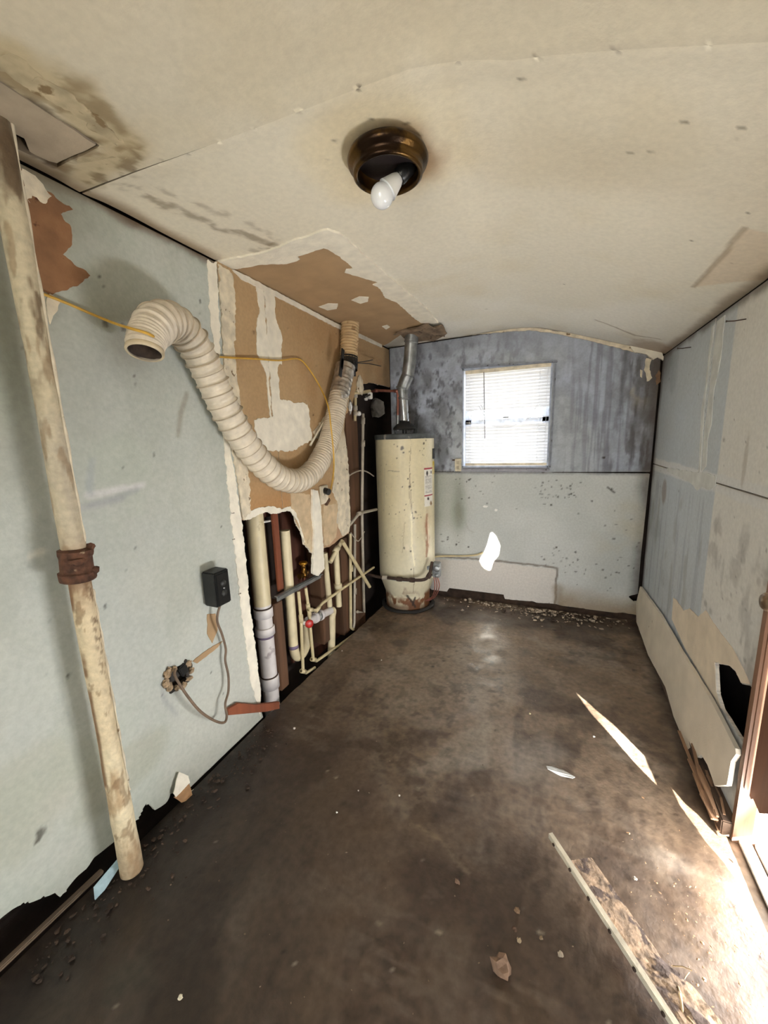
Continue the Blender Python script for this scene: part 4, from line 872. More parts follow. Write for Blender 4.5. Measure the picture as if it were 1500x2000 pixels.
# ---- water heater ------------------------------------------------------------
HX, HY = -1.115, 3.012
heater = thing('water_heater', 'tall cream water heater tank with rust spots standing in the back left corner', 'water heater', (HX, HY, 0))
def rtank(z): return float(np.interp(z, [0, .02, .13, .24, .28, 1.43, 1.5], [.182, .186, .190, .226, .235, .235, .235]))
CYL = Cyl((HX, HY), rtank)
FA = math.atan2(-HY, -HX + 0.0)        # direction towards the viewer's side
def hz(px, py):                          # place on the tank seen at a place of the photograph -> (angle, z)
    r = ray(px, py); d = np.array([r[0], r[1]]); o = np.array([-HX, -HY]); A = d @ d; B = 2 * o @ d; C_ = o @ o - .235 ** 2; D = max(B * B - 4 * A * C_, 0)
    t = (-B - math.sqrt(D)) / (2 * A); q = np.array([0, 0, HC]) + t * r; return (math.atan2(q[1] - HY, q[0] - HX), q[2])
def p_tank(p):
    U0, V0 = p.U, p.V; p.U = U0 * .235
    p.mix(np.ones_like(p.U), (218, 206, 172))
    p.mix(sst(.45, .7, p.n(3, 3)), (208, 196, 160), .6)
    p.mix(sst(.55, .7, p.n(10, 7, 4, 1, .08)), (190, 176, 140), .4)
    p.mix((1 - sst(.30, .9, p.V)), (212, 208, 186), .5)
    p.mix((1 - sst(.10, .22, p.V + .22 * (p.n(9, 5) - .5))) * sst(.46, .54, p.n(8, 15)), (112, 62, 26), .95)
    p.mix((1 - sst(.03, .10, p.V + .08 * (p.n(9, 25) - .5))), (96, 60, 34), .8)
    u = U0
    _a, _z = hz(834, 1045); p.mix(p.gblob((_a * .235, _z), .028, .16, .6, 26, 3) * sst(.36, .56, p.n(30, 81, 4, 1, .4)), (142, 84, 52), .9)
    def P(x, y): a, z = hz(x, y); return (a * .235, z)
    for q, wd, c, k in ([(803, 850), (802, 880), (800, 920), (802, 960), (806, 1010)], .0012, (90, 64, 44), .6), ([(801, 925), (799, 960), (804, 1000)], .0015, (96, 64, 40), .6), ([(803, 1000), (804, 1050), (805, 1075), (810, 1105)], .003, (236, 226, 190), .9), ([(808, 1110), (809, 1160)], .0015, (110, 80, 52), .6), \
                       ([(758, 919), (780, 921)], .002, (120, 110, 92), .7), ([(751, 915), (750, 1000)], .004, (196, 184, 156), .6), ([(790, 1020), (786, 1080)], .0015, (150, 132, 100), .5), ([(795, 1168), (805, 1178), (815, 1190)], .006, (40, 26, 18), .9), ([(814, 1172), (808, 1186)], .005, (40, 26, 18), .9), ([(834, 1005), (832, 1030), (836, 1050), (833, 1086)], .006, (150, 92, 60), .7), ([(836, 1010), (837, 1060)], .003, (226, 208, 176), .8):
        p.mix(p.line([P(*s_) for s_ in q], wd, wd * 1.6, .006, 40, 3), c, k)
    for x, y, r in ((785, 875, .016), (788, 884, .007), (770, 868, .006), (776, 872, .005), (828, 866, .010), (832, 860, .006), (828, 876, .006), (786, 951, .007), (797, 935, .008), (807, 942, .006), (800, 950, .010), (803, 957, .006), (793, 985, .006), (812, 1000, .010), (808, 1012, .010), (815, 1012, .006), (805, 1002, .006), (822, 1010, .006), (790, 1070, .012), (802, 1077, .008), (803, 1112, .006), (780, 1000, .005), (773, 1004, .004), (790, 996, .006), (760, 1004, .005), (830, 985, .008), (752, 1080, .005), (766, 1047, .005), (786, 1047, .004), (775, 895, .006), (800, 882, .005), (822, 900, .004), (820, 880, .005)):
        a, z = P(x, y); p.mix(p.blob((a, z), r, r, .5, 60, x), (46, 32, 24), .9)
    a, z = P(795, 1072); p.mix(p.blob((a, z + .012), .02, .028, .3, 40, 3), (226, 214, 186), .8)
    p.specks(110, .002, .005, (FA * .235 - .25, FA * .235 + .33, .35, 1.35), (96, 70, 46), 3, .8)
    p.mix(1 - sst(.0, .008, np.abs(p.V - .285)), (150, 160, 160), .8)
    p.mix(sst(1.38, 1.40, p.V + .0), (206, 194, 160), .3)
    p.U = U0
m_tank = surfmat('tank_enamel', .42, .08, .05, 40, .05, 60, spec=.5)
sheet('tank', CYL, -math.pi * 2 + .6, .6, 0.0, 1.405, .0085 / .235 * .235, lambda p: p_tank(p), m_tank, heater, th=0) if False else None
def tank():
    # angle runs once round the tank
    nu, nv = 190, 170
    return sheet('tank', CYL, FA - math.pi, FA + math.pi, 0.0, 1.405, .006, p_tank, m_tank, heater, th=0, resu=.024)
tank()
mb = MB(); mb.lathe([(.236, -.002), (.240, .0), (.241, .03), (.238, .036), (.12, .040), (.0, .042)], (HX, HY, 1.402), (0, 0, 1), 56); mb.build('top_cap', mat('grey_top_cap', (88, 92, 92), .6, .2, var=.25, vs=14, spot=(150, 146, 136), ss=12, st=.64), heater)
mb = MB(); mb.lathe([(.19, 0), (.225, .001), (.228, .012), (.20, .018)], (HX, HY, .0), (0, 0, 1), 40, True, .05); mb.build('base_ring', mat('black_base_ring', (34, 30, 26), .8), heater)
# warning label with red bars, above the burner end, and the yellow energy sticker
def p_label(p):
    p.mix(np.ones_like(p.U), (226, 220, 208)); u0, u1 = p.U.min(), p.U.max(); v0, v1 = p.V.min(), p.V.max(); a = (p.U - u0) / (u1 - u0); b = (p.V - v0) / (v1 - v0)
    for y0, y1 in ((.955, 1.0), (.27, .30)): p.mix(((b > y0) & (b < y1)).astype(float), (160, 52, 56))
    for y in np.arange(.36, .80, .035): p.mix(((np.abs(b - y) < .008) & (a > .1) & (a < .9) & (fbm(a * 24, b * 0 + y * 90, 3) > .36)).astype(float), (130, 124, 116), .8)
    p.mix(p.blob((u0 + (u1 - u0) * .3, v0 + (v1 - v0) * .85), .05, .022, .5, 60, 3), (40, 32, 28)); p.mix(p.blob((u0 + (u1 - u0) * .8, v0 + (v1 - v0) * .87), .04, .014, .5, 60, 4), (50, 40, 34)); p.mix(p.blob((u0 + (u1 - u0) * .4, v0 + (v1 - v0) * .2), .08, .014, .8, 60, 5), (60, 44, 34)); p.mix(p.blob((u0 + (u1 - u0) * .75, v0 + (v1 - v0) * .06), .08, .02, .6, 60, 5), (130, 96, 48))
a0, z1_ = hz(828, 914); z0_ = hz(830, 990)[1]
sheet('warning_label', CYL, a0, a0 + .46, z0_, z1_, .0025, p_label, m_tank, heater, disp=lambda U, V: .0015 + 0 * U, th=0, resu=.01)
mb = MB(); a1 = a0 + .62
CY2 = lambda a, b, t: Vector(CYL.to3(a, b, .001 + t))
mb.prism([(a0 + .50 + .06 * k, 1.12) for k in range(6)] + [(a0 + .80 - .06 * k, 1.22) for k in range(6)], .001, CY2); mb.build('energy_sticker', mat('yellow_sticker', (206, 176, 60), .6), heater)
mb = MB(); mb.prism([(a0 + .50 + .06 * k, 1.24) for k in range(6)] + [(a0 + .80 - .06 * k, 1.32) for k in range(6)], .006, CY2); mb.build('dark_patch', mat('dark_sticker', (50, 48, 46), .7), heater)
# gas valve and burner tubes at the right
gv = at(853, 1112, y=2.90)
mb = MB(); mb.box(gv, (.06, .06, .12), None, .006);  mb.box(gv + Vector((-.06, .02, 0)), (.09, .03, .03)); mb.build('gas_valve', mat('dull_grey_valve', (150, 154, 156), .5, .3, var=.2, vs=30, spot=(60, 58, 56), ss=30, st=.68), heater)
for dz_, r_ in ((.02, .024), (-.035, .015)):
    mb = MB(); mb.lathe([(r_, 0), (r_, .018), (r_ * .8, .022), (0, .022)], gv + Vector((.01, -.034, dz_)), (.2, -1, 0), 20); mb.build('valve_dial', m_galv, heater)
for k in range(3):
    mb = MB(); mb.tube(spline([gv + Vector((-.025 + .015 * k, -.01, -.05)), gv + Vector((-.012 + .018 * k, -.015, -.13)), gv + Vector((-.03 + .012 * k, -.02, -.22)), gv + Vector((-.09 + .01 * k, -.02, -.27))], 6), .0045, 8); mb.build('burner_tube', m_copper, heater)
# draft hood
hd = (HX + .02, HY - .05, 1.442)
mb = MB()
mb.lathe([(.085, .03), (.09, .032), (.088, .045), (.06, .075), (.045, .08), (.040, .10)], hd, (0, 0, 1), 28); 
for k in range(4): a = k * math.pi / 2 + .5; mb.bar(Vector(hd) + Vector((.075 * math.cos(a), .075 * math.sin(a), 0)), Vector(hd) + Vector((.08 * math.cos(a), .08 * math.sin(a), .035)), .012, .003)
mb.build('draft_hood', mat('sooty_hood', (40, 40, 40), .7, .3), heater)
# ---- flue ----------------------------------------------------------------
fy = 2.96
flue = thing('flue_pipe', 'grey metal flue pipe with crooked elbows rising from the water heater to ceiling', 'flue', at(791, 820, y=fy))
f0 = Vector((hd[0] + .004, fy, 1.535)); f1 = at(787, 778, y=fy); f2 = at(786, 757, y=fy); f3 = at(797, 733, y=fy); f4 = at(801, 700, y=fy - .01); f5 = at(805, 640, y=fy - .03); f5 = f5 + (f5 - f4) * .25
mb = MB(); mb.tube([f0, f0.lerp(f1, .5), f1], [.037, .037, .037], 24); mb.build('lower_section', mat('bright_tin', (190, 192, 194), .3, .85, var=.15, vs=14, bump=.1), flue)
def adj(points, r, name, mt): mb = MB(); mb.tube(points, r, 24); return mb.build(name, mt, flue)
adj([f1, f1.lerp(f2, .6), f2], [.039, .044, .046], 'elbow', m_galv); adj([f2 - (f2 - f1) * .1, f2.lerp(f3, .5), f3], [.046, .049, .048], 'elbow', m_galv)
adj([f3, f4, f4.lerp(f5, .5)], [.0475, .0475, .0475], 'upper_section', m_galv); adj([f4.lerp(f5, .42), f5], [.050, .050], 'upper_section', m_galv)
for p_, r_ in ((f1, .046), (f2, .051), (f3, .051), (f4.lerp(f5, .43), .053)):
    mb = MB(); mb.lathe([(r_ - .006, -.006), (r_, -.004), (r_, .004), (r_ - .006, .006)], p_, (f4 - f3), 24); mb.build('joint_band', m_galv, flue)
mb = MB(); mb.tube([f0.lerp(f1, .35) + Vector((.038, -.01, 0)), f0.lerp(f1, .55) + Vector((.06, -.02, .02))], .002, 6); mb.tube([f0.lerp(f1, .1) + Vector((.03, -.03, -.02)), f0.lerp(f1, .5) + Vector((.055, -.02, -.05)), f0.lerp(f1, .3) + Vector((.058, -.02, -.10))], .003, 6); mb.build('hanging_wire', m_iron, flue)
# torn ceiling piece round the flue
fl = [CEIL.uv(*q) for q in ((768, 646), (790, 640), (810, 633), (830, 629), (852, 631), (862, 628), (873, 641), (868, 655), (862, 650), (846, 658), (826, 661), (800, 655))]
mb = MB(); mb.prism(rag(fl, .006, .012, 5), .006, lambda a, b, t: Vector(CEIL.to3(a, b, .016 + .05 * max(0, a + .86) + .012 * math.sin(a * 40 + b * 30) + t))); tag(mb.build('torn_ceiling_flap', mat('sooty_torn_board', (132, 112, 92), .9, var=.25, vs=18, spot=(72, 58, 46), ss=16, st=.6, bump=.4)), 'sagging torn grey brown flap of ceiling board around the metal flue', 'ceiling scrap')

# ---- water pipes at the heater top -------------------------------------------
def pipe(name, pts, r, mt, label, cat='pipe', group=None, parts=(), n=12, smooth=True):
    t = thing(name, label, cat, Vector(pts[-1]), group); mb = MB(); mb.tube(pts, r, n); mb.build('tube', mt, t)
    for nm, c, ax, rr, hh, m2 in parts:
        mb = MB(); mb.lathe([(r * .9, -hh / 2), (rr, -hh / 2), (rr, hh / 2), (r * .9, hh / 2)], c, ax, 16); mb.build(nm, m2, t)
    return t
hy = 2.93
c0 = at(777, 842, y=hy); c1 = at(777, 772, y=hy); c2 = at(774, 764, y=hy); c3 = at(735, 763, y=hy + .01); c4 = at(724, 766, y=hy + .02)
cp = thing('copper_pipe', 'bent reddish copper water pipe rising from heater top and turning left', 'pipe', c0)
mb = MB(); mb.tube([c0, c0.lerp(c1, .45)], .013, 12); mb.build('riser', m_galv, cp)
mb = MB(); mb.tube(spline([c0.lerp(c1, .42), c0.lerp(c1, .9), c1 + Vector((0, 0, .004)), c2, c2.lerp(c3, .3), c3, c4], 6), .010, 12); mb.build('copper_bend', m_copper, cp)
for q in (c2, c3): 
    mb = MB(); mb.lathe([(.009, -.016), (.0135, -.014), (.0135, .014), (.009, .016)], q, (c3 - c2), 14); mb.build('fitting', m_copper, cp)
xw = -1.352
cv = thing('supply_pipe', 'cream plastic pipe stub with a valve joining the copper pipe behind the heater', 'pipe', at(722, 768, x=-1.32))
mb = MB(); mb.tube([at(688, 768, x=xw), at(705, 767, x=-1.34), at(722, 764, x=-1.325)], .013, 12); mb.build('tube', m_cpvc, cv)
mb = MB(); mb.box(at(723, 773, x=-1.315), (.03, .035, .05), None, .005); mb.build('valve_body', m_white, cv)
mb = MB(); mb.box(at(715, 779, x=-1.31), (.02, .03, .025), None, .004); mb.build('valve_cap', m_white, cv)
mb = MB(); mb.bar(at(712, 776, x=-1.30), at(722, 771, x=-1.29), .016, .01); mb.build('valve_lever', m_black, cv)
pp = [at(694, 762, x=xw), at(694, 790, x=xw), at(693, 822, x=xw)]
t = thing('drop_pipe', 'short tan vertical pipe with fittings at the top of the dark gap', 'pipe', pp[-1])
mb = MB(); mb.tube(pp, .011, 12); mb.build('tube', m_cpvc, t)
for y in (772, 797, 808): mb = MB(); mb.lathe([(.011, -.018), (.017, -.016), (.017, .016), (.011, .018)], at(694, y, x=xw), (0, 0, 1), 14); mb.build('coupling', m_cpvcg, t)
mb = MB(); mb.lathe([(0, 0), (.016, 0), (.018, .012), (.010, .02), (0, .02)], at(700, 808, x=xw + .012), (1, -.6, .1), 14); mb.build('valve_knob', m_white, t)
mb = MB(); mb.lump(at(736, 797, y=3.18), (.14, .06, .15), 4, 3, .22); tag(mb.build('insulation_clump', mat('grey_insulation', (150, 146, 140), 1, var=.25, vs=14, bump=1, bs=40)), 'pale grey clump of insulation wedged in the corner behind the heater', 'insulation')
mb = MB(); mb.lump(at(703, 752, x=-1.33), (.03, .10, .13), 9, 3, .15); tag(mb.build('plaster_scrap', m_gypdirty), 'pale rounded scrap of board behind the duct above the gap', 'scrap')

# ---- pipes in the open wall bay -----------------------------------------------
xd = -1.405
big = thing('drain_pipe', 'thick white PVC drain stack with couplings at the left of open wall bay', 'pipe', at(532, 1375, x=xd))
top = at(495, 985, x=xd); q1 = at(513, 1180, x=xd); q2 = at(523, 1310, x=xd); q3 = at(535, 1400, x=xd)
mb = MB(); mb.tube([Vector((xd, q1.y, top.z + .25)), Vector((xd, q1.y, q1.z))], .044, 28); mb.build('upper_pipe', m_pvc, big)
mb = MB(); mb.tube([Vector((xd, q1.y, q1.z)), Vector((xd, q1.y, q3.z - .1))], .0435, 28); mb.build('lower_pipe', m_pvcw, big)
z1 = at(511, 1190, x=xd).z; z2 = at(516, 1228, x=xd).z; z3 = at(524, 1322, x=xd).z
for zc_, h, rr in ((z1 - .02, .05, .0505), (z2 - .01, .045, .052), (z3 - .03, .07, .0515)):
    mb = MB(); mb.lathe([(.043, -h / 2), (rr, -h / 2), (rr, h / 2 - .004), (rr - .002, h / 2), (.043, h / 2)], (xd, q1.y, zc_), (0, 0, 1), 32); mb.build('coupling', m_pvcw, big)
for zc_, h in ((z2 - .042, .012),): mb = MB(); mb.lathe([(.043, -h / 2), (.0445, -h / 2), (.0445, h / 2), (.043, h / 2)], (xd, q1.y, zc_), (0, 0, 1), 32); mb.build('primer_ring', m_purple, big)
for zc_ in (z1 + .008, z3 + .008): mb = MB(); mb.lathe([(.043, -.003), (.0485, -.003), (.0485, .003), (.043, .003)], (xd, q1.y, zc_), (0, 0, 1), 32); mb.build('dark_seam', m_iron, big)
xt = -1.385
tp = thing('trap_pipe', 'cream drain pipe with purple ring and curved trap in the wall bay', 'pipe', at(577, 1285, x=xt))
pt = at(556, 1036, x=xt); pb = at(573, 1262, x=xt); yv = (pt.y + pb.y) / 2
mb = MB(); mb.tube([Vector((xt, pt.y, pt.z)), Vector((xt, pb.y, pb.z))], .029, 22); mb.build('upright', m_pvc, tp)
mb = MB(); mb.lathe([(.0285, -.010), (.031, -.010), (.031, .010), (.0285, .010)], (xt, pb.y, pb.z), (0, 0, 1), 24); mb.build('primer_ring', m_purple, tp)
tb = [Vector((xt, pb.y, pb.z)), at(576, 1276, x=xt), at(582, 1282, x=xt), at(591, 1275, x=xt), at(599, 1255, x=xt), at(600, 1238, x=xt), at(599, 1218, x=xt)]
mb = MB(); mb.tube(spline(tb, 6), .029, 20); mb.build('trap_bend', m_pvc, tp)
h0 = at(601, 1213, x=xt + .01); h1 = at(645, 1192, x=xt + .01)
mb = MB(); mb.tube([h0, h1], .027, 20); mb.build('trap_arm', m_pvcw, tp)
mb = MB(); mb.tube(spline([h1, h1 + (h1 - h0).normalized() * .03 + Vector((0, 0, -.012)), at(648, 1206, x=xt + .01), at(648, 1225, x=xt + .01), at(647, 1290, x=xt + .01)], 6), .026, 20); mb.build('drop_leg', m_pvc, tp)
for k, rr in ((.30, .036), (.42, .034), (.52, .036)): mb = MB(); mb.lathe([(.027, -.012), (rr, -.010), (rr, .010), (.027, .012)], h0.lerp(h1, k), (h1 - h0), 20); mb.build('slip_nut', m_pvcw if k != .42 else m_galv, tp)
xs = -1.345
def vpx(pts, x=xs): return [at(a, b, x=x) for a, b in pts]
m_seq = [('supply_pipe', [(583, 1155), (588, 1210), (592, 1313), (598, 1314), (615, 1304)], .0095, m_cpvc, 'thin tan supply line left of the red valve, ending in low elbow', [(588, 1208), (592, 1311)]),
         ('supply_pipe', [(597, 1148), (603, 1190), (606, 1225), (612, 1290), (618, 1291), (660, 1262), (690, 1240)], .0095, m_cpvc, 'thin tan supply line passing behind red valve then running along the floor edge', [(602, 1186), (604, 1197), (612, 1288)]),
         ('supply_pipe', [(604, 1191), (617, 1192), (630, 1178), (668, 1150), (730, 1108)], .0095, m_cpvc, 'slanting tan pipe running from the wall bay up toward water heater', [(606, 1191), (620, 1190)]),
         ('vent_pipe', [(634, 1080), (644, 1184)], .0185, m_pvc, 'mottled cream upright pipe behind slanting tan line', []),
         ('waste_pipe', [(656, 1078), (662, 1184)], .021, m_pvc, 'clean cream upright pipe under the branched fitting', [(660, 1146)]),
         ('branch_pipe', [(668, 1056), (656, 1077), (645, 1098)], .015, m_pvc, 'cream branched fitting emerging below the torn board edge', [(657, 1074)]),
         ('brace_pipe', [(669, 1058), (704, 1116), (722, 1146)], .0135, m_cpvc, 'tan diagonal pipe crossing the dark gap', []),
         ('supply_pipe', [(684, 1042), (685, 1226), (690, 1229)], .011, m_cpvc, 'left tan riser of close pair beside the heater gap', [(686, 1110)]),
         ('supply_pipe', [(693, 1024), (692, 1215), (690, 1227)], .0105, m_cpvcg, 'right greyed riser of close pair beside the heater gap', [(693, 1155)]),
         ('supply_pipe', [(709, 808), (707, 1000), (708, 1060), (711, 1196), (698, 1195)], .0115, m_cpvcg, 'long pale riser standing alone in dark gap left of heater', [(709, 822), (709, 866)]),
         ('stub_pipe', [(684, 1024), (701, 1003), (708, 1001), (735, 995)], .0115, m_cpvcg, 'bent pale pipe stub reaching from board edge toward heater at mid height', [(702, 1003)]),
         ('grey_cable', [(678, 932), (690, 924), (705, 919), (718, 922), (730, 930)], .005, m_cpvcg, 'pale flat cable arching across the upper dark gap', []),
         ('grey_cable', [(685, 1040), (696, 1055), (702, 1055), (712, 1038)], .004, m_cpvcg, 'grey cable sagging between risers below the bent stub', [])]
for k, (nm, pts, r_, mt, lab, fits) in enumerate(m_seq):
    x = xs - (.012 if k in (3, 4) else 0) + (.012 if k in (2,) else 0) - (.012 if k in (7, 8) else 0) + (.03 if k == 6 else 0) + (.0 if k != 10 else .015)
    P_ = vpx(pts, x); cat = 'cable' if 'cable' in nm else 'pipe'
    if cat == 'cable': P_ = spline(P_, 6)
    ax = (P_[1] - P_[0])
    def axis_at(c): 
        best = min(range(len(P_) - 1), key=lambda i: (P_[i].lerp(P_[i + 1], .5) - c).length); return P_[best + 1] - P_[best]
    pipe(nm, P_, r_, mt, lab, cat, None, [('fitting', at(a, b, x=x), axis_at(at(a, b, x=x)), r_ * 1.4, .045, mt) for a, b in fits])
# red valve and brass shut-off
rv = at(604, 1218, x=-1.315)
t = thing('stop_valve', 'small plumbing valve with red round handle in the wall bay', 'valve', rv)
mb = MB(); mb.tube([at(590, 1216, x=xs), at(604, 1218, x=-1.34)], .012, 12); mb.tube([at(604, 1218, x=-1.345), rv], .008, 10); mb.build('valve_body', m_white, t)
mb = MB(); mb.lathe([(0, .012), (.014, .012), (.024, .008), (.026, .002), (.024, -.004), (0, -.004)] , rv, (1, -.7, .1), 18, True, .08); mb.build('valve_handle', mat('red_handle', (176, 34, 28), .4, bump=0), t)
bv = at(593, 1112, x=-1.40)
t = thing('brass_valve', 'brass shut-off valve with yellow knob deep in the wall bay', 'valve', bv)
mb = MB(); mb.lathe([(.02, -.05), (.022, -.02), (.016, -.01), (.014, .02), (.018, .025), (.010, .035)], bv, (0, 0, 1), 18); mb.tube([bv + Vector((0, -.05, -.03)), bv + Vector((0, .03, -.03))], .016, 12); mb.build('valve_body', m_brass, t)
mb = MB(); mb.lathe([(0, .034), (.024, .034), (.027, .04), (.024, .05), (0, .05)], bv, (0, 0, 1), 18, True, .06); mb.build('valve_knob', mat('yellow_brass_knob', (198, 142, 44), .35, .7), t)
mb = MB(); mb.lathe([(.012, -.12), (.012, -.05)], bv, (0, 0, 1), 12); mb.build('tail_pipe', m_copper, t)
for (pts, r_, lab) in (([(512, 1020), (540, 1015)], .006, 'short white cable end crossing behind the thick drain stack'),):
    pipe('grey_cable', vpx(pts, -1.40), r_, m_white, lab, 'cable')
mb = MB(); P_ = vpx([(606, 870), (622, 842), (640, 813)], -1.318); mb.tube(P_, .007, 8); tag(mb.build('white_stick', m_gyp), 'thin pale rod leaning across the wall behind the white duct', 'rod')
# gas line before the heater
gp = [at(700, 1116, y=2.76), at(735, 1126, y=2.755), at(752, 1128, y=2.745), at(780, 1131, y=2.74), at(805, 1133, y=2.745), at(828, 1132, y=2.77), at(838, 1124, y=2.80), at(842, 1108, y=2.83), at(844, 1098, y=2.86)]
t = thing('gas_pipe', 'rusty brown iron gas pipe bent around the front of the water heater', 'pipe', gp[3])
mb = MB(); mb.tube(spline(gp, 5), .0125, 14); mb.build('tube', m_iron, t)
for q, mt in ((gp[2], m_cpvcg), (gp[3], m_iron), (gp[4], m_iron), (gp[6], m_iron)):
    mb = MB(); mb.lathe([(.012, -.022), (.019, -.020), (.020, 0), (.019, .020), (.012, .022)], q, (gp[4] - gp[3]) if q is not gp[6] else (gp[7] - gp[5]), 10, False); mb.build('pipe_fitting', mt, t)
# cable on the back wall
mb = MB(); P_ = [at(843, 1088, y=3.2), at(870, 1086, y=3.245), at(905, 1086, y=3.255), at(930, 1084, y=3.258), at(943, 1079, y=3.262)]; mb.tube(spline(P_, 6), .008, 8); t = tag(mb.build('beige_cable', m_cpvc), 'beige cable running along the back wall right of the heater', 'cable')

# ---- electrical ------------------------------------------------------------
ob_ = thing('surface_outlet', 'black surface-mounted outlet box screwed to the pale left wall', 'outlet', at(415, 1145, x=XL + .03))
ca = LEFT.uv(413, 1142); cpos = Vector((XL + .042, ca[0] - .012, ca[1]))
mb = MB(); mb.box(cpos, (.072, .080, .150), None, .005); mb.build('box', mat('scuffed_black_box', (24, 24, 23), .4, var=.3, vs=50, spot=(90, 88, 84), ss=60, st=.72), ob_)
mb = MB(); mb.box(cpos + Vector((.037, 0, 0)), (.006, .066, .132), None, .002); mb.build('face_plate', m_black, ob_)
for dz in (-.022, .022):
    mb = MB(); mb.lathe([(.0, .004), (.013, .004), (.014, 0), (.014, -.002)], cpos + Vector((.040, 0, dz)), (1, 0, 0), 18); mb.build('socket', mat('socket_face', (40, 40, 38), .5), ob_)
mb = MB(); mb.lathe([(0, .003), (.004, .003), (.004, 0)], cpos + Vector((.041, 0, 0)), (1, 0, 0), 10); mb.build('screw', m_galv, ob_)
b0 = cpos + Vector((.005, .008, -.074))
cord = [b0] + [at(x, y, x=XL + d) for x, y, d in ((424, 1210, .04), (434, 1240, .035), (441, 1268, .03), (440, 1290, .03), (446, 1320, .035), (446, 1350, .04), (440, 1375, .05), (443, 1398, .06), (438, 1411, .07), (420, 1408, .075), (392, 1390, .07), (368, 1362, .06), (350, 1335, .045), (341, 1318, .03), (343, 1306, .02))]
mb = MB(); mb.tube(spline(cord, 7), .0052, 10); tag(mb.build('power_cord', mat('brown_cord', (112, 92, 74), .6)), 'brown power cord looping from black outlet down to the hole in wall', 'cord')
wb = thing('wall_box', 'crumbling open junction box with black cavity in the lower left wall', 'junction box', at(350, 1318, x=XL))
u, v = LEFT.uv(350, 1320)
mb = MB()
for (du, dv, su, sv) in ((-.045, -.005, .012, .085), (.035, .012, .012, .08), (-.005, -.042, .09, .012)): mb.box((XL - .008, u + du, v + dv), (.03, su, sv), None, .003)
mb.box((XL - .035, u, v), (.006, .10, .10)); mb.build('box', mat('grey_box_plastic', (60, 54, 48), .7), wb)
mb = MB(); R = random.Random(5)
for k, (x, y) in enumerate(((326, 1318), (324, 1335), (332, 1342), (345, 1344), (358, 1340), (370, 1325), (374, 1310), (368, 1297), (340, 1306), (330, 1310))):
    q = at(x, y, x=XL + .006); mb.lump(q, (.018, R.uniform(.018, .034), R.uniform(.018, .034)), k, 2, .3)
mb.build('crumbled_plaster', mat('dirty_plaster_crumbs', (176, 152, 122), .95, var=.3, vs=40, bump=.6, spot=(90, 66, 44), ss=40, st=.6), wb)
mb = MB(); mb.box(at(357, 1308, x=XL + .002), (.018, .035, .045), Matrix.Rotation(.3, 3, 'X'), .003); mb.build('dark_insert', m_black, wb)
jb = thing('junction_box', 'pale wall box with black plug below the duct on brown board', 'outlet', at(632, 965, x=XL))
u, v = LEFT.uv(630, 966)
mb = MB(); mb.box((XL + .010, u, v), (.014, .09, .115), None, .004); mb.build('face_plate', m_gypdirty, jb)
mb = MB(); mb.tube([(XL + .012, u + .004, v + .025), (XL + .05, u - .004, v + .018)], .021, 16); mb.build('plug', m_black, jb)
mb = MB(); mb.box((XL + .012, u + .03, v - .05), (.02, .05, .02), Matrix.Rotation(.6, 3, 'X')); mb.build('broken_edge', m_stud, jb)
so_ = thing('wall_outlet', 'small beige outlet box at the lower left corner of the window', 'outlet', at(895, 908, y=YB))
cc = at(895, 908, y=YB - .012); mb = MB(); mb.box(cc, (.052, .03, .105), None, .005); mb.build('box', mat('beige_outlet', (206, 196, 170), .5, spot=(130, 112, 86), ss=40, st=.68), so_)
for dz in (-.02, .02): mb = MB(); mb.box(cc + Vector((.0, -.016, dz)), (.022, .004, .026), None, .001); mb.build('socket', mat('outlet_face', (178, 166, 142), .5), so_)
mb = MB(); mb.box(cc + Vector((-.038, .008, .04)), (.025, .012, .012)); mb.build('connector', m_iron, so_)
# torn paper scraps and a white tab on the back wall
for k, (x, y, s1, s2, lab) in enumerate(((948, 989, .022, .012, 'tiny torn white paper scrap stuck on the back wall below window'), (969, 996, .013, .014, 'small round white scrap on the back wall beside the torn one'))):
    c = at(x, y, y=YB); pl = rag([(c.x - s1, c.z), (c.x - s1 * .4, c.z + s2 * .8), (c.x + s1, c.z + s2 * .3), (c.x + s1 * .6, c.z - s2 * .6), (c.x - s1 * .5, c.z - s2 * .7)], .002, .004, k)
    mb = MB(); mb.prism(pl, .004, lambda a, b, t: Vector((a, YB - .003 - t, b))); tag(mb.build('paper_scrap', m_white), lab, 'paper scrap')

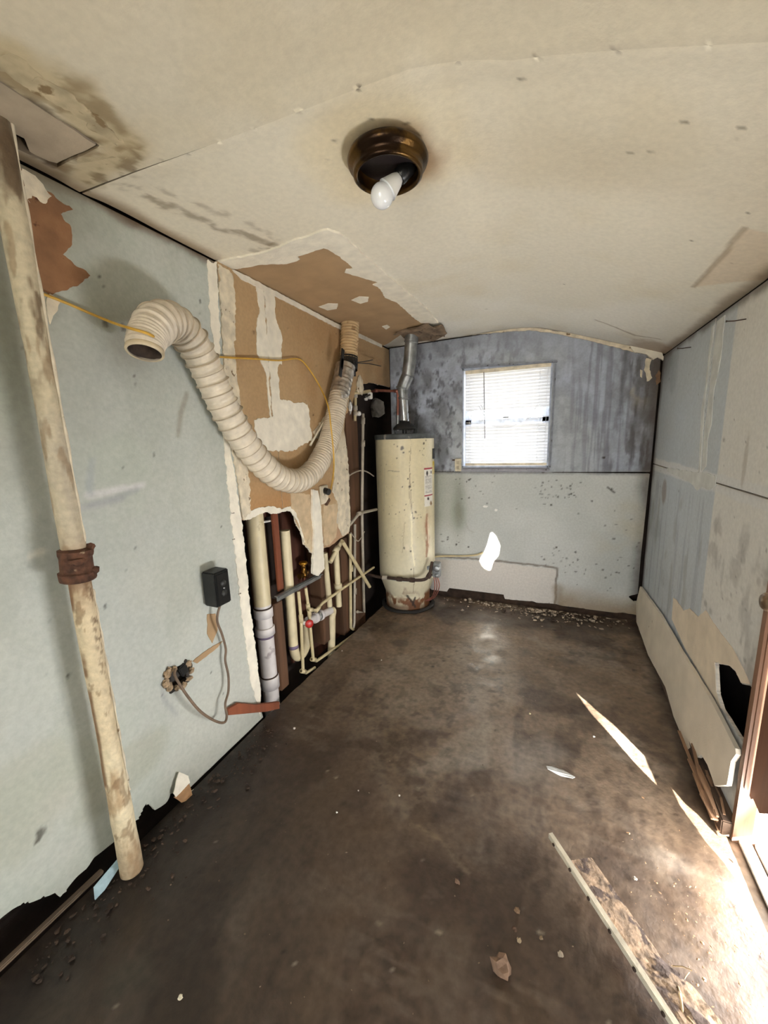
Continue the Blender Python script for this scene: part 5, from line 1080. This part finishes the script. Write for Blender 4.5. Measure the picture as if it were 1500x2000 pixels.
# ---- window blind ------------------------------------------------------------
BX0, BX1 = WX0 + .024, WX1 - .010
yb = YB - .004
bl = thing('window_blind', 'white mini blind with bent broken slats hanging in the small back window', 'blind', (-.37, yb, 1.92))
m_slat = mat('blind_slat', (238, 240, 244), .5, var=.03, bump=0, transl=.10)
mb = MB(); mb.box(((BX0 + BX1) / 2, yb + .012, 1.905), (BX1 - BX0, .028, .026), None, .003); mb.build('headrail', mat('blind_headrail', (226, 214, 190), .5), bl)
mb = MB(); mb.box(((BX0 + BX1) / 2, yb + .012, 1.176), (BX1 - BX0 - .006, .022, .022), None, .003); mb.build('bottom_rail', MATS['blind_headrail'], bl)
sm = None
zs = np.arange(1.206, 1.888, .0243)
for z in zs:
    if 1.482 < z < 1.606: continue
    tilt = math.radians(74 + rnd.uniform(-6, 6)); mb = MB(); n = 5; vs = []
    if sm is None or rnd.random() < .4:
        for k in range(n + 1):
            a = (k / n - .5) * .0262; cam_ = .0016 * (1 - (2 * k / n - 1) ** 2)
            vs.append((a * math.cos(tilt) - cam_ * math.sin(tilt), a * math.sin(tilt) + cam_ * math.cos(tilt)))
        L_ = BX1 - BX0 - rnd.uniform(.0, .006)
        V_ = [(-L_ / 2, y, zz_) for y, zz_ in vs] + [(L_ / 2, y, zz_) for y, zz_ in vs]
        mb.add(V_, [(k, k + 1, k + 2 + n, k + 1 + n) for k in range(n)]); o = mb.build('slat', m_slat, bl); sm = o.data
    else:
        o = bpy.data.objects.new('slat', sm); COL.objects.link(o); o.parent = bl; o.matrix_parent_inverse = Matrix.Translation(-Vector(bl.location))
    o.location = ((BX0 + BX1) / 2, yb + .012, z); o.rotation_euler = (0, rnd.uniform(-.004, .004), 0)
def bent(pts, wd=.02):
    mb = MB(); P_ = [at(a, b, y=yb + .004) for a, b in pts]
    for a, b in zip(P_, P_[1:]): mb.bar(a, b, .0012, wd, (0, 0, 1))
    return mb.build('bent_slat', m_slat, bl)
bent([(911, 826), (950, 829), (956, 831), (990, 836), (1027, 822), (1071, 812)], .004); bent([(925, 806), (945, 822), (952, 829)], .006); bent([(920, 812), (944, 824)], .007); bent([(935, 792), (946, 812)], .007); bent([(939, 790), (946, 806)], .006); bent([(1027, 821), (1056, 800)], .006); bent([(1030, 818), (1050, 790)], .006); bent([(1026, 816), (1036, 806)], .007); bent([(1044, 800), (1056, 788)], .005); bent([(912, 803), (930, 801)], .006)
for (x0_, x1_) in ((944, 945), (1052, 1052), (917, 917), (1067, 1067)):
    mb = MB(); a = at(x0_, 800, y=yb + .002); mb.tube([(a.x, yb - .002, 1.89), (a.x, yb - .002, 1.19)], .0011, 6); mb.build('ladder_cord', m_slat, bl)
mb = MB(); mb.tube([at(945, 727, y=yb - .012), at(947, 857, y=yb - .012)], .003, 8); mb.build('tilt_wand', mat('clear_grey_wand', (120, 120, 122), .4), bl)

# ---- floor debris ------------------------------------------------------------
# fallen board, tilted: pale edge strip raised, rotten side down
fb = thing('fallen_board', 'rotted fallen board with pale metal edge strip lying near the door', 'board', at(1180, 1800, z=0))
ea, eb = at(1072, 1632, z=.060), at(1318, 2010, z=.072); eb = eb + (eb - ea) * .35
mb = MB(); mb.bar(ea, eb, .004, .015, (0, 0, 1), .001); dirb = (eb - ea).normalized(); sd = Vector((dirb.y, -dirb.x, 0)); sd = sd if sd.x > 0 else -sd
mb.bar(ea + sd * .006 + Vector((0, 0, .008)), eb + sd * .006 + Vector((0, 0, .008)), .014, .003, (0, 0, 1)); mb.build('edge_strip', mat('pale_edge_strip', (216, 206, 184), .5, var=.12, vs=16, spot=(96, 84, 70), ss=9, st=.74), fb)
mb = MB()
for k in range(7): q = ea.lerp(eb, .05 + .13 * k); mb = MB(); mb.lathe([(0, .003), (.005, .003), (.005, 0)], q - sd * .003, -sd, 10); mb.build('screw', m_iron, fb)
r0 = at(1130, 1654, z=.05); Lb = (eb - ea).length
def bp(s_, t_, h): return ea + dirb * s_ + sd * t_ + Vector((0, 0, h))
s0 = .085
outl = [(s0, .012), (s0 - .005, .065), (.30, .070), (.36, .075)] ; nS = 60
mbp = MB(); vs = []; NT = 8
for i in range(nS + 1):
    s_ = s0 + (Lb - s0) * i / nS; wdt = .088 + (.03 * sst(.33, .42, s_)) + .012 * (fbm(np.array([s_ * 14]), np.array([1.3]), 4)[0] - .5) * (2 if s_ > .3 else .3)
    for k in range(NT + 1):
        t_ = .010 + wdt * k / NT; rough_ = (.016 if s_ > .33 else .003) * (fbm(np.array([s_ * 34]), np.array([t_ * 40]), 9, 4)[0] - .4)
        base = ea.z - .012 - (ea.z - .045) * (k / NT) ** 1.1
        vs.append(Vector((bp(s_, t_, 0).x, bp(s_, t_, 0).y, max(.004, base + rough_ + .012))))
fs = [(i * (NT + 1) + k, i * (NT + 1) + k + 1, (i + 1) * (NT + 1) + k + 1, (i + 1) * (NT + 1) + k) for i in range(nS) for k in range(NT)]
b_ = len(vs); vs2 = [Vector((v.x, v.y, max(.001, v.z - .014))) for v in vs]; fs += [tuple(j + b_ for j in f)[::-1] for f in fs]
per = [k for k in range(NT + 1)] + [i * (NT + 1) + NT for i in range(1, nS + 1)] + [nS * (NT + 1) + k for k in range(NT - 1, -1, -1)] + [i * (NT + 1) for i in range(nS - 1, 0, -1)]
fs += [(per[i], per[(i + 1) % len(per)], per[(i + 1) % len(per)] + b_, per[i] + b_) for i in range(len(per))]
mbp.add(vs + vs2, fs); mbp.build('rotted_plank', mat('rotted_fibrous_wood', (130, 108, 86), .95, var=.32, vs=40, spot=(66, 52, 44), ss=24, st=.56, bump=1.0, bs=60), fb)
R = random.Random(3); mb = MB()
for k in range(46):
    s_ = R.uniform(.36, Lb); t_ = R.uniform(.05, .112); a = bp(s_, t_, 0); a.z = R.uniform(.015, .05); d_ = Vector((R.uniform(-1, 1), R.uniform(-1, 1), R.uniform(-.2, .5))).normalized() * R.uniform(.015, .045)
    mb.tube([a, a + d_ * .5 + Vector((0, 0, .006)), Vector((a + d_)[:2] + (max(.004, (a + d_).z),))], R.uniform(.0012, .003), 5)
o = mb.build('loose_fibres', mat('pale_fibres', (176, 152, 118), .9), fb); o['kind'] = 'stuff'
mb = MB(); mb.lump(bp(.245, .075, -.028), (.02, .014, .016), 4, 2, .3); mb.build('yellow_foam_bit', mat('yellow_foam', (196, 168, 70), .9), fb)
# wood strip and plank scrap at left
mb = MB(); a, b = at(8, 1882, z=.012), at(200, 1700, z=.012); mb.bar(a + (a - b) * .2, b, .020, .012, (0, 0, 1), .003); tag(mb.build('wood_strip', m_wood), 'weathered grey wood strip lying along the foot of the left wall', 'wood strip')
mb = MB(); a, b = at(470, 1386, x=-1.30), at(548, 1380, x=-1.295); tri = [at(446, 1385, x=-1.312), at(466, 1374, x=-1.305), at(500, 1377, x=-1.30), at(546, 1371, x=-1.29), at(546, 1384, x=-1.29), at(520, 1390, x=-1.295), at(446, 1397, x=-1.312)]
n_ = len(tri); vv = tri + [p + Vector((-.014, .003, 0)) for p in tri]; mb.add(vv, [tuple(range(n_)), tuple(range(2 * n_ - 1, n_ - 1, -1))] + [(i, (i + 1) % n_, (i + 1) % n_ + n_, i + n_) for i in range(n_)]); tag(mb.build('wood_scrap', m_redwood), 'reddish brown splintered wood scrap at foot of the drain stack', 'wood scrap')
mb = MB(); tri = [at(186, 1758, z=.004), at(184, 1735, z=.03), at(232, 1678, z=.05), at(236, 1690, z=.03), at(205, 1738, z=.008)]; n_ = 5; vv = tri + [p + Vector((-.003, 0, .003)) for p in tri]
mb.add(vv, [tuple(range(n_)), tuple(range(2 * n_ - 1, n_ - 1, -1))] + [(i, (i + 1) % n_, (i + 1) % n_ + n_, i + n_) for i in range(n_)]); tag(mb.build('blue_shard', mat('pale_blue_shard', (150, 176, 184), .45)), 'pale blue flat shard leaning behind the base of painted pipe', 'shard')
def flat(pts, th, name, mt, lab, cat, sd_=1, amp=.003):
    P_ = [at(a, b, z=.004) for a, b in pts]; mb = MB(); mb.prism(rag([(p.x, p.y) for p in P_], amp, .008, sd_), th, lambda a, b, t: Vector((a, b, .001 + t + .004 * math.sin(a * 60)))); return tag(mb.build(name, mt), lab, cat)
flat([(1067, 1497), (1078, 1497), (1100, 1503), (1123, 1519), (1118, 1521), (1095, 1513), (1070, 1503)], .003, 'paint_flake', mat('grey_white_flake', (206, 205, 200), .7), 'long white curled paint flake lying mid floor', 'paint flake')
flat([(1085, 1700), (1095, 1698), (1098, 1708), (1090, 1712)], .004, 'wood_chip', m_wood, 'small grey chip beside the far end of fallen board', 'wood chip') if False else None
stones = [(978, 1897, .050, 'large pinkish brown rubble lump on the near floor', (124, 98, 78)), (1010, 1781, .016, 'brown pebble farthest of those left of fallen board', (136, 108, 82)), (1005, 1817, .015, 'dark pebble below the farthest one left of fallen board', (92, 68, 52)), (1014, 1839, .013, 'pale double pebble between dark pebble and rubble lump', (160, 140, 112)), (1057, 1834, .010, 'tiny pebble right of the pale double pebble', (150, 128, 100)), (1095, 1867, .014, 'grey pebble nearest the shadow of fallen board', (168, 154, 134)), (893, 1724, .016, 'brown pebble alone in the middle of near floor', (120, 94, 76)), (353, 1950, .012, 'white chip near the bottom left of the floor', (206, 196, 170)), (658, 1588, .008, 'tiny white chip alone on the middle floor', (226, 222, 214)), (575, 1424, .012, 'white chip near floor edge by wood scrap', (214, 206, 196)), (1160, 1440, .010, 'white chip left of the sun streak', (226, 224, 220)), (700, 1545, .006, 'faint white speck left of the long paint flake', (214, 206, 196)), (745, 1290, .008, 'white chip on the floor in front of heater', (220, 214, 200)), (668, 1272, .008, 'white chip at the slab edge by the pipes', (220, 214, 200)), (1035, 1395, .010, 'yellowish chip in the grey floor stain', (190, 180, 140)), (1240, 1718, .012, 'grey chip right of the fallen board tip', (170, 160, 146)), (1360, 1950, .012, 'brown crumb right of rotted plank near bottom', (136, 104, 76)), (1375, 1915, .010, 'light crumb right of rotted plank', (184, 160, 130)), (780, 1555, .008, 'pale sliver on the mid floor', (206, 200, 190))]
for k, (x, y, s_, lab, c) in enumerate(stones):
    q = at(x, y, z=0); mb = MB(); mb.lump((q.x, q.y, s_ * .36), (s_, s_ * .85, s_ * .8), k + 3, 2, .3); tag(mb.build('pebble' if 'pebble' in lab else 'rubble' if 'lump' in lab else 'chip', mat('stone_%d' % c[0] + '_%d' % c[2], c, .9, var=.15, vs=60)), lab, 'debris')
# grit that nobody could count
def grit(name, n, place, smin, smax, mt, lab, sd_=1, sub=1):
    R = random.Random(sd_); mb = MB()
    for k in range(n):
        x, y, z = place(R); s_ = smin + (smax - smin) * R.random() ** 2.5
        rot = Matrix.Rotation(R.uniform(0, 6.3), 3, 'Z'); mb.lump((x, y, z + s_ * .2), (s_, s_ * R.uniform(.4, .9), s_ * R.uniform(.2, .6)), k, 1, .35, rot)
    return tag(mb.build(name, mt), lab, 'debris', None, 'stuff')
def pl_back(R): x = R.gauss(-.05, .28) if R.random() < .75 else R.uniform(-.85, .5); return (max(-.88, min(.55, x)), YB - .03 - abs(R.gauss(0, .10)), .0)
grit('paint_chip_litter', 300, pl_back, .012, .042, mat('pale_chip_mix', (180, 164, 144), .9, var=.35, vs=20, spot=(60, 46, 36), ss=8, st=.55), 'litter of pale paint chips heaped along the foot of back wall', 3)
def pl_left(R): y = R.uniform(.35, 1.35); return (-1.29 + abs(R.gauss(0, .08)), y, .0)
grit('dark_grit', 260, pl_left, .006, .022, mat('dark_grit_mix', (70, 54, 42), .95, var=.4, vs=20, spot=(170, 150, 124), ss=9, st=.70), 'dark grit and crumbs scattered along the foot of left wall', 4)
def pl_floor(R): return (R.uniform(-1.1, .55), R.uniform(.55, 3.0) ** 1.0, 0)
grit('floor_crumbs', 240, pl_floor, .003, .008, mat('floor_crumb_mix', (130, 112, 92), .95, var=.3, vs=20, spot=(206, 196, 180), ss=7, st=.66), 'fine crumbs scattered over the whole concrete floor', 5)
def pl_board(R): return (at(1400, 1900, z=0).x + R.gauss(0, .10), at(1400, 1900, z=0).y + R.gauss(.05, .16), 0)
grit('wood_crumbs', 160, pl_board, .003, .012, mat('wood_crumb_mix', (156, 122, 90), .95, var=.3, vs=20), 'brown wood crumbs on the floor between rotted board and door', 6)
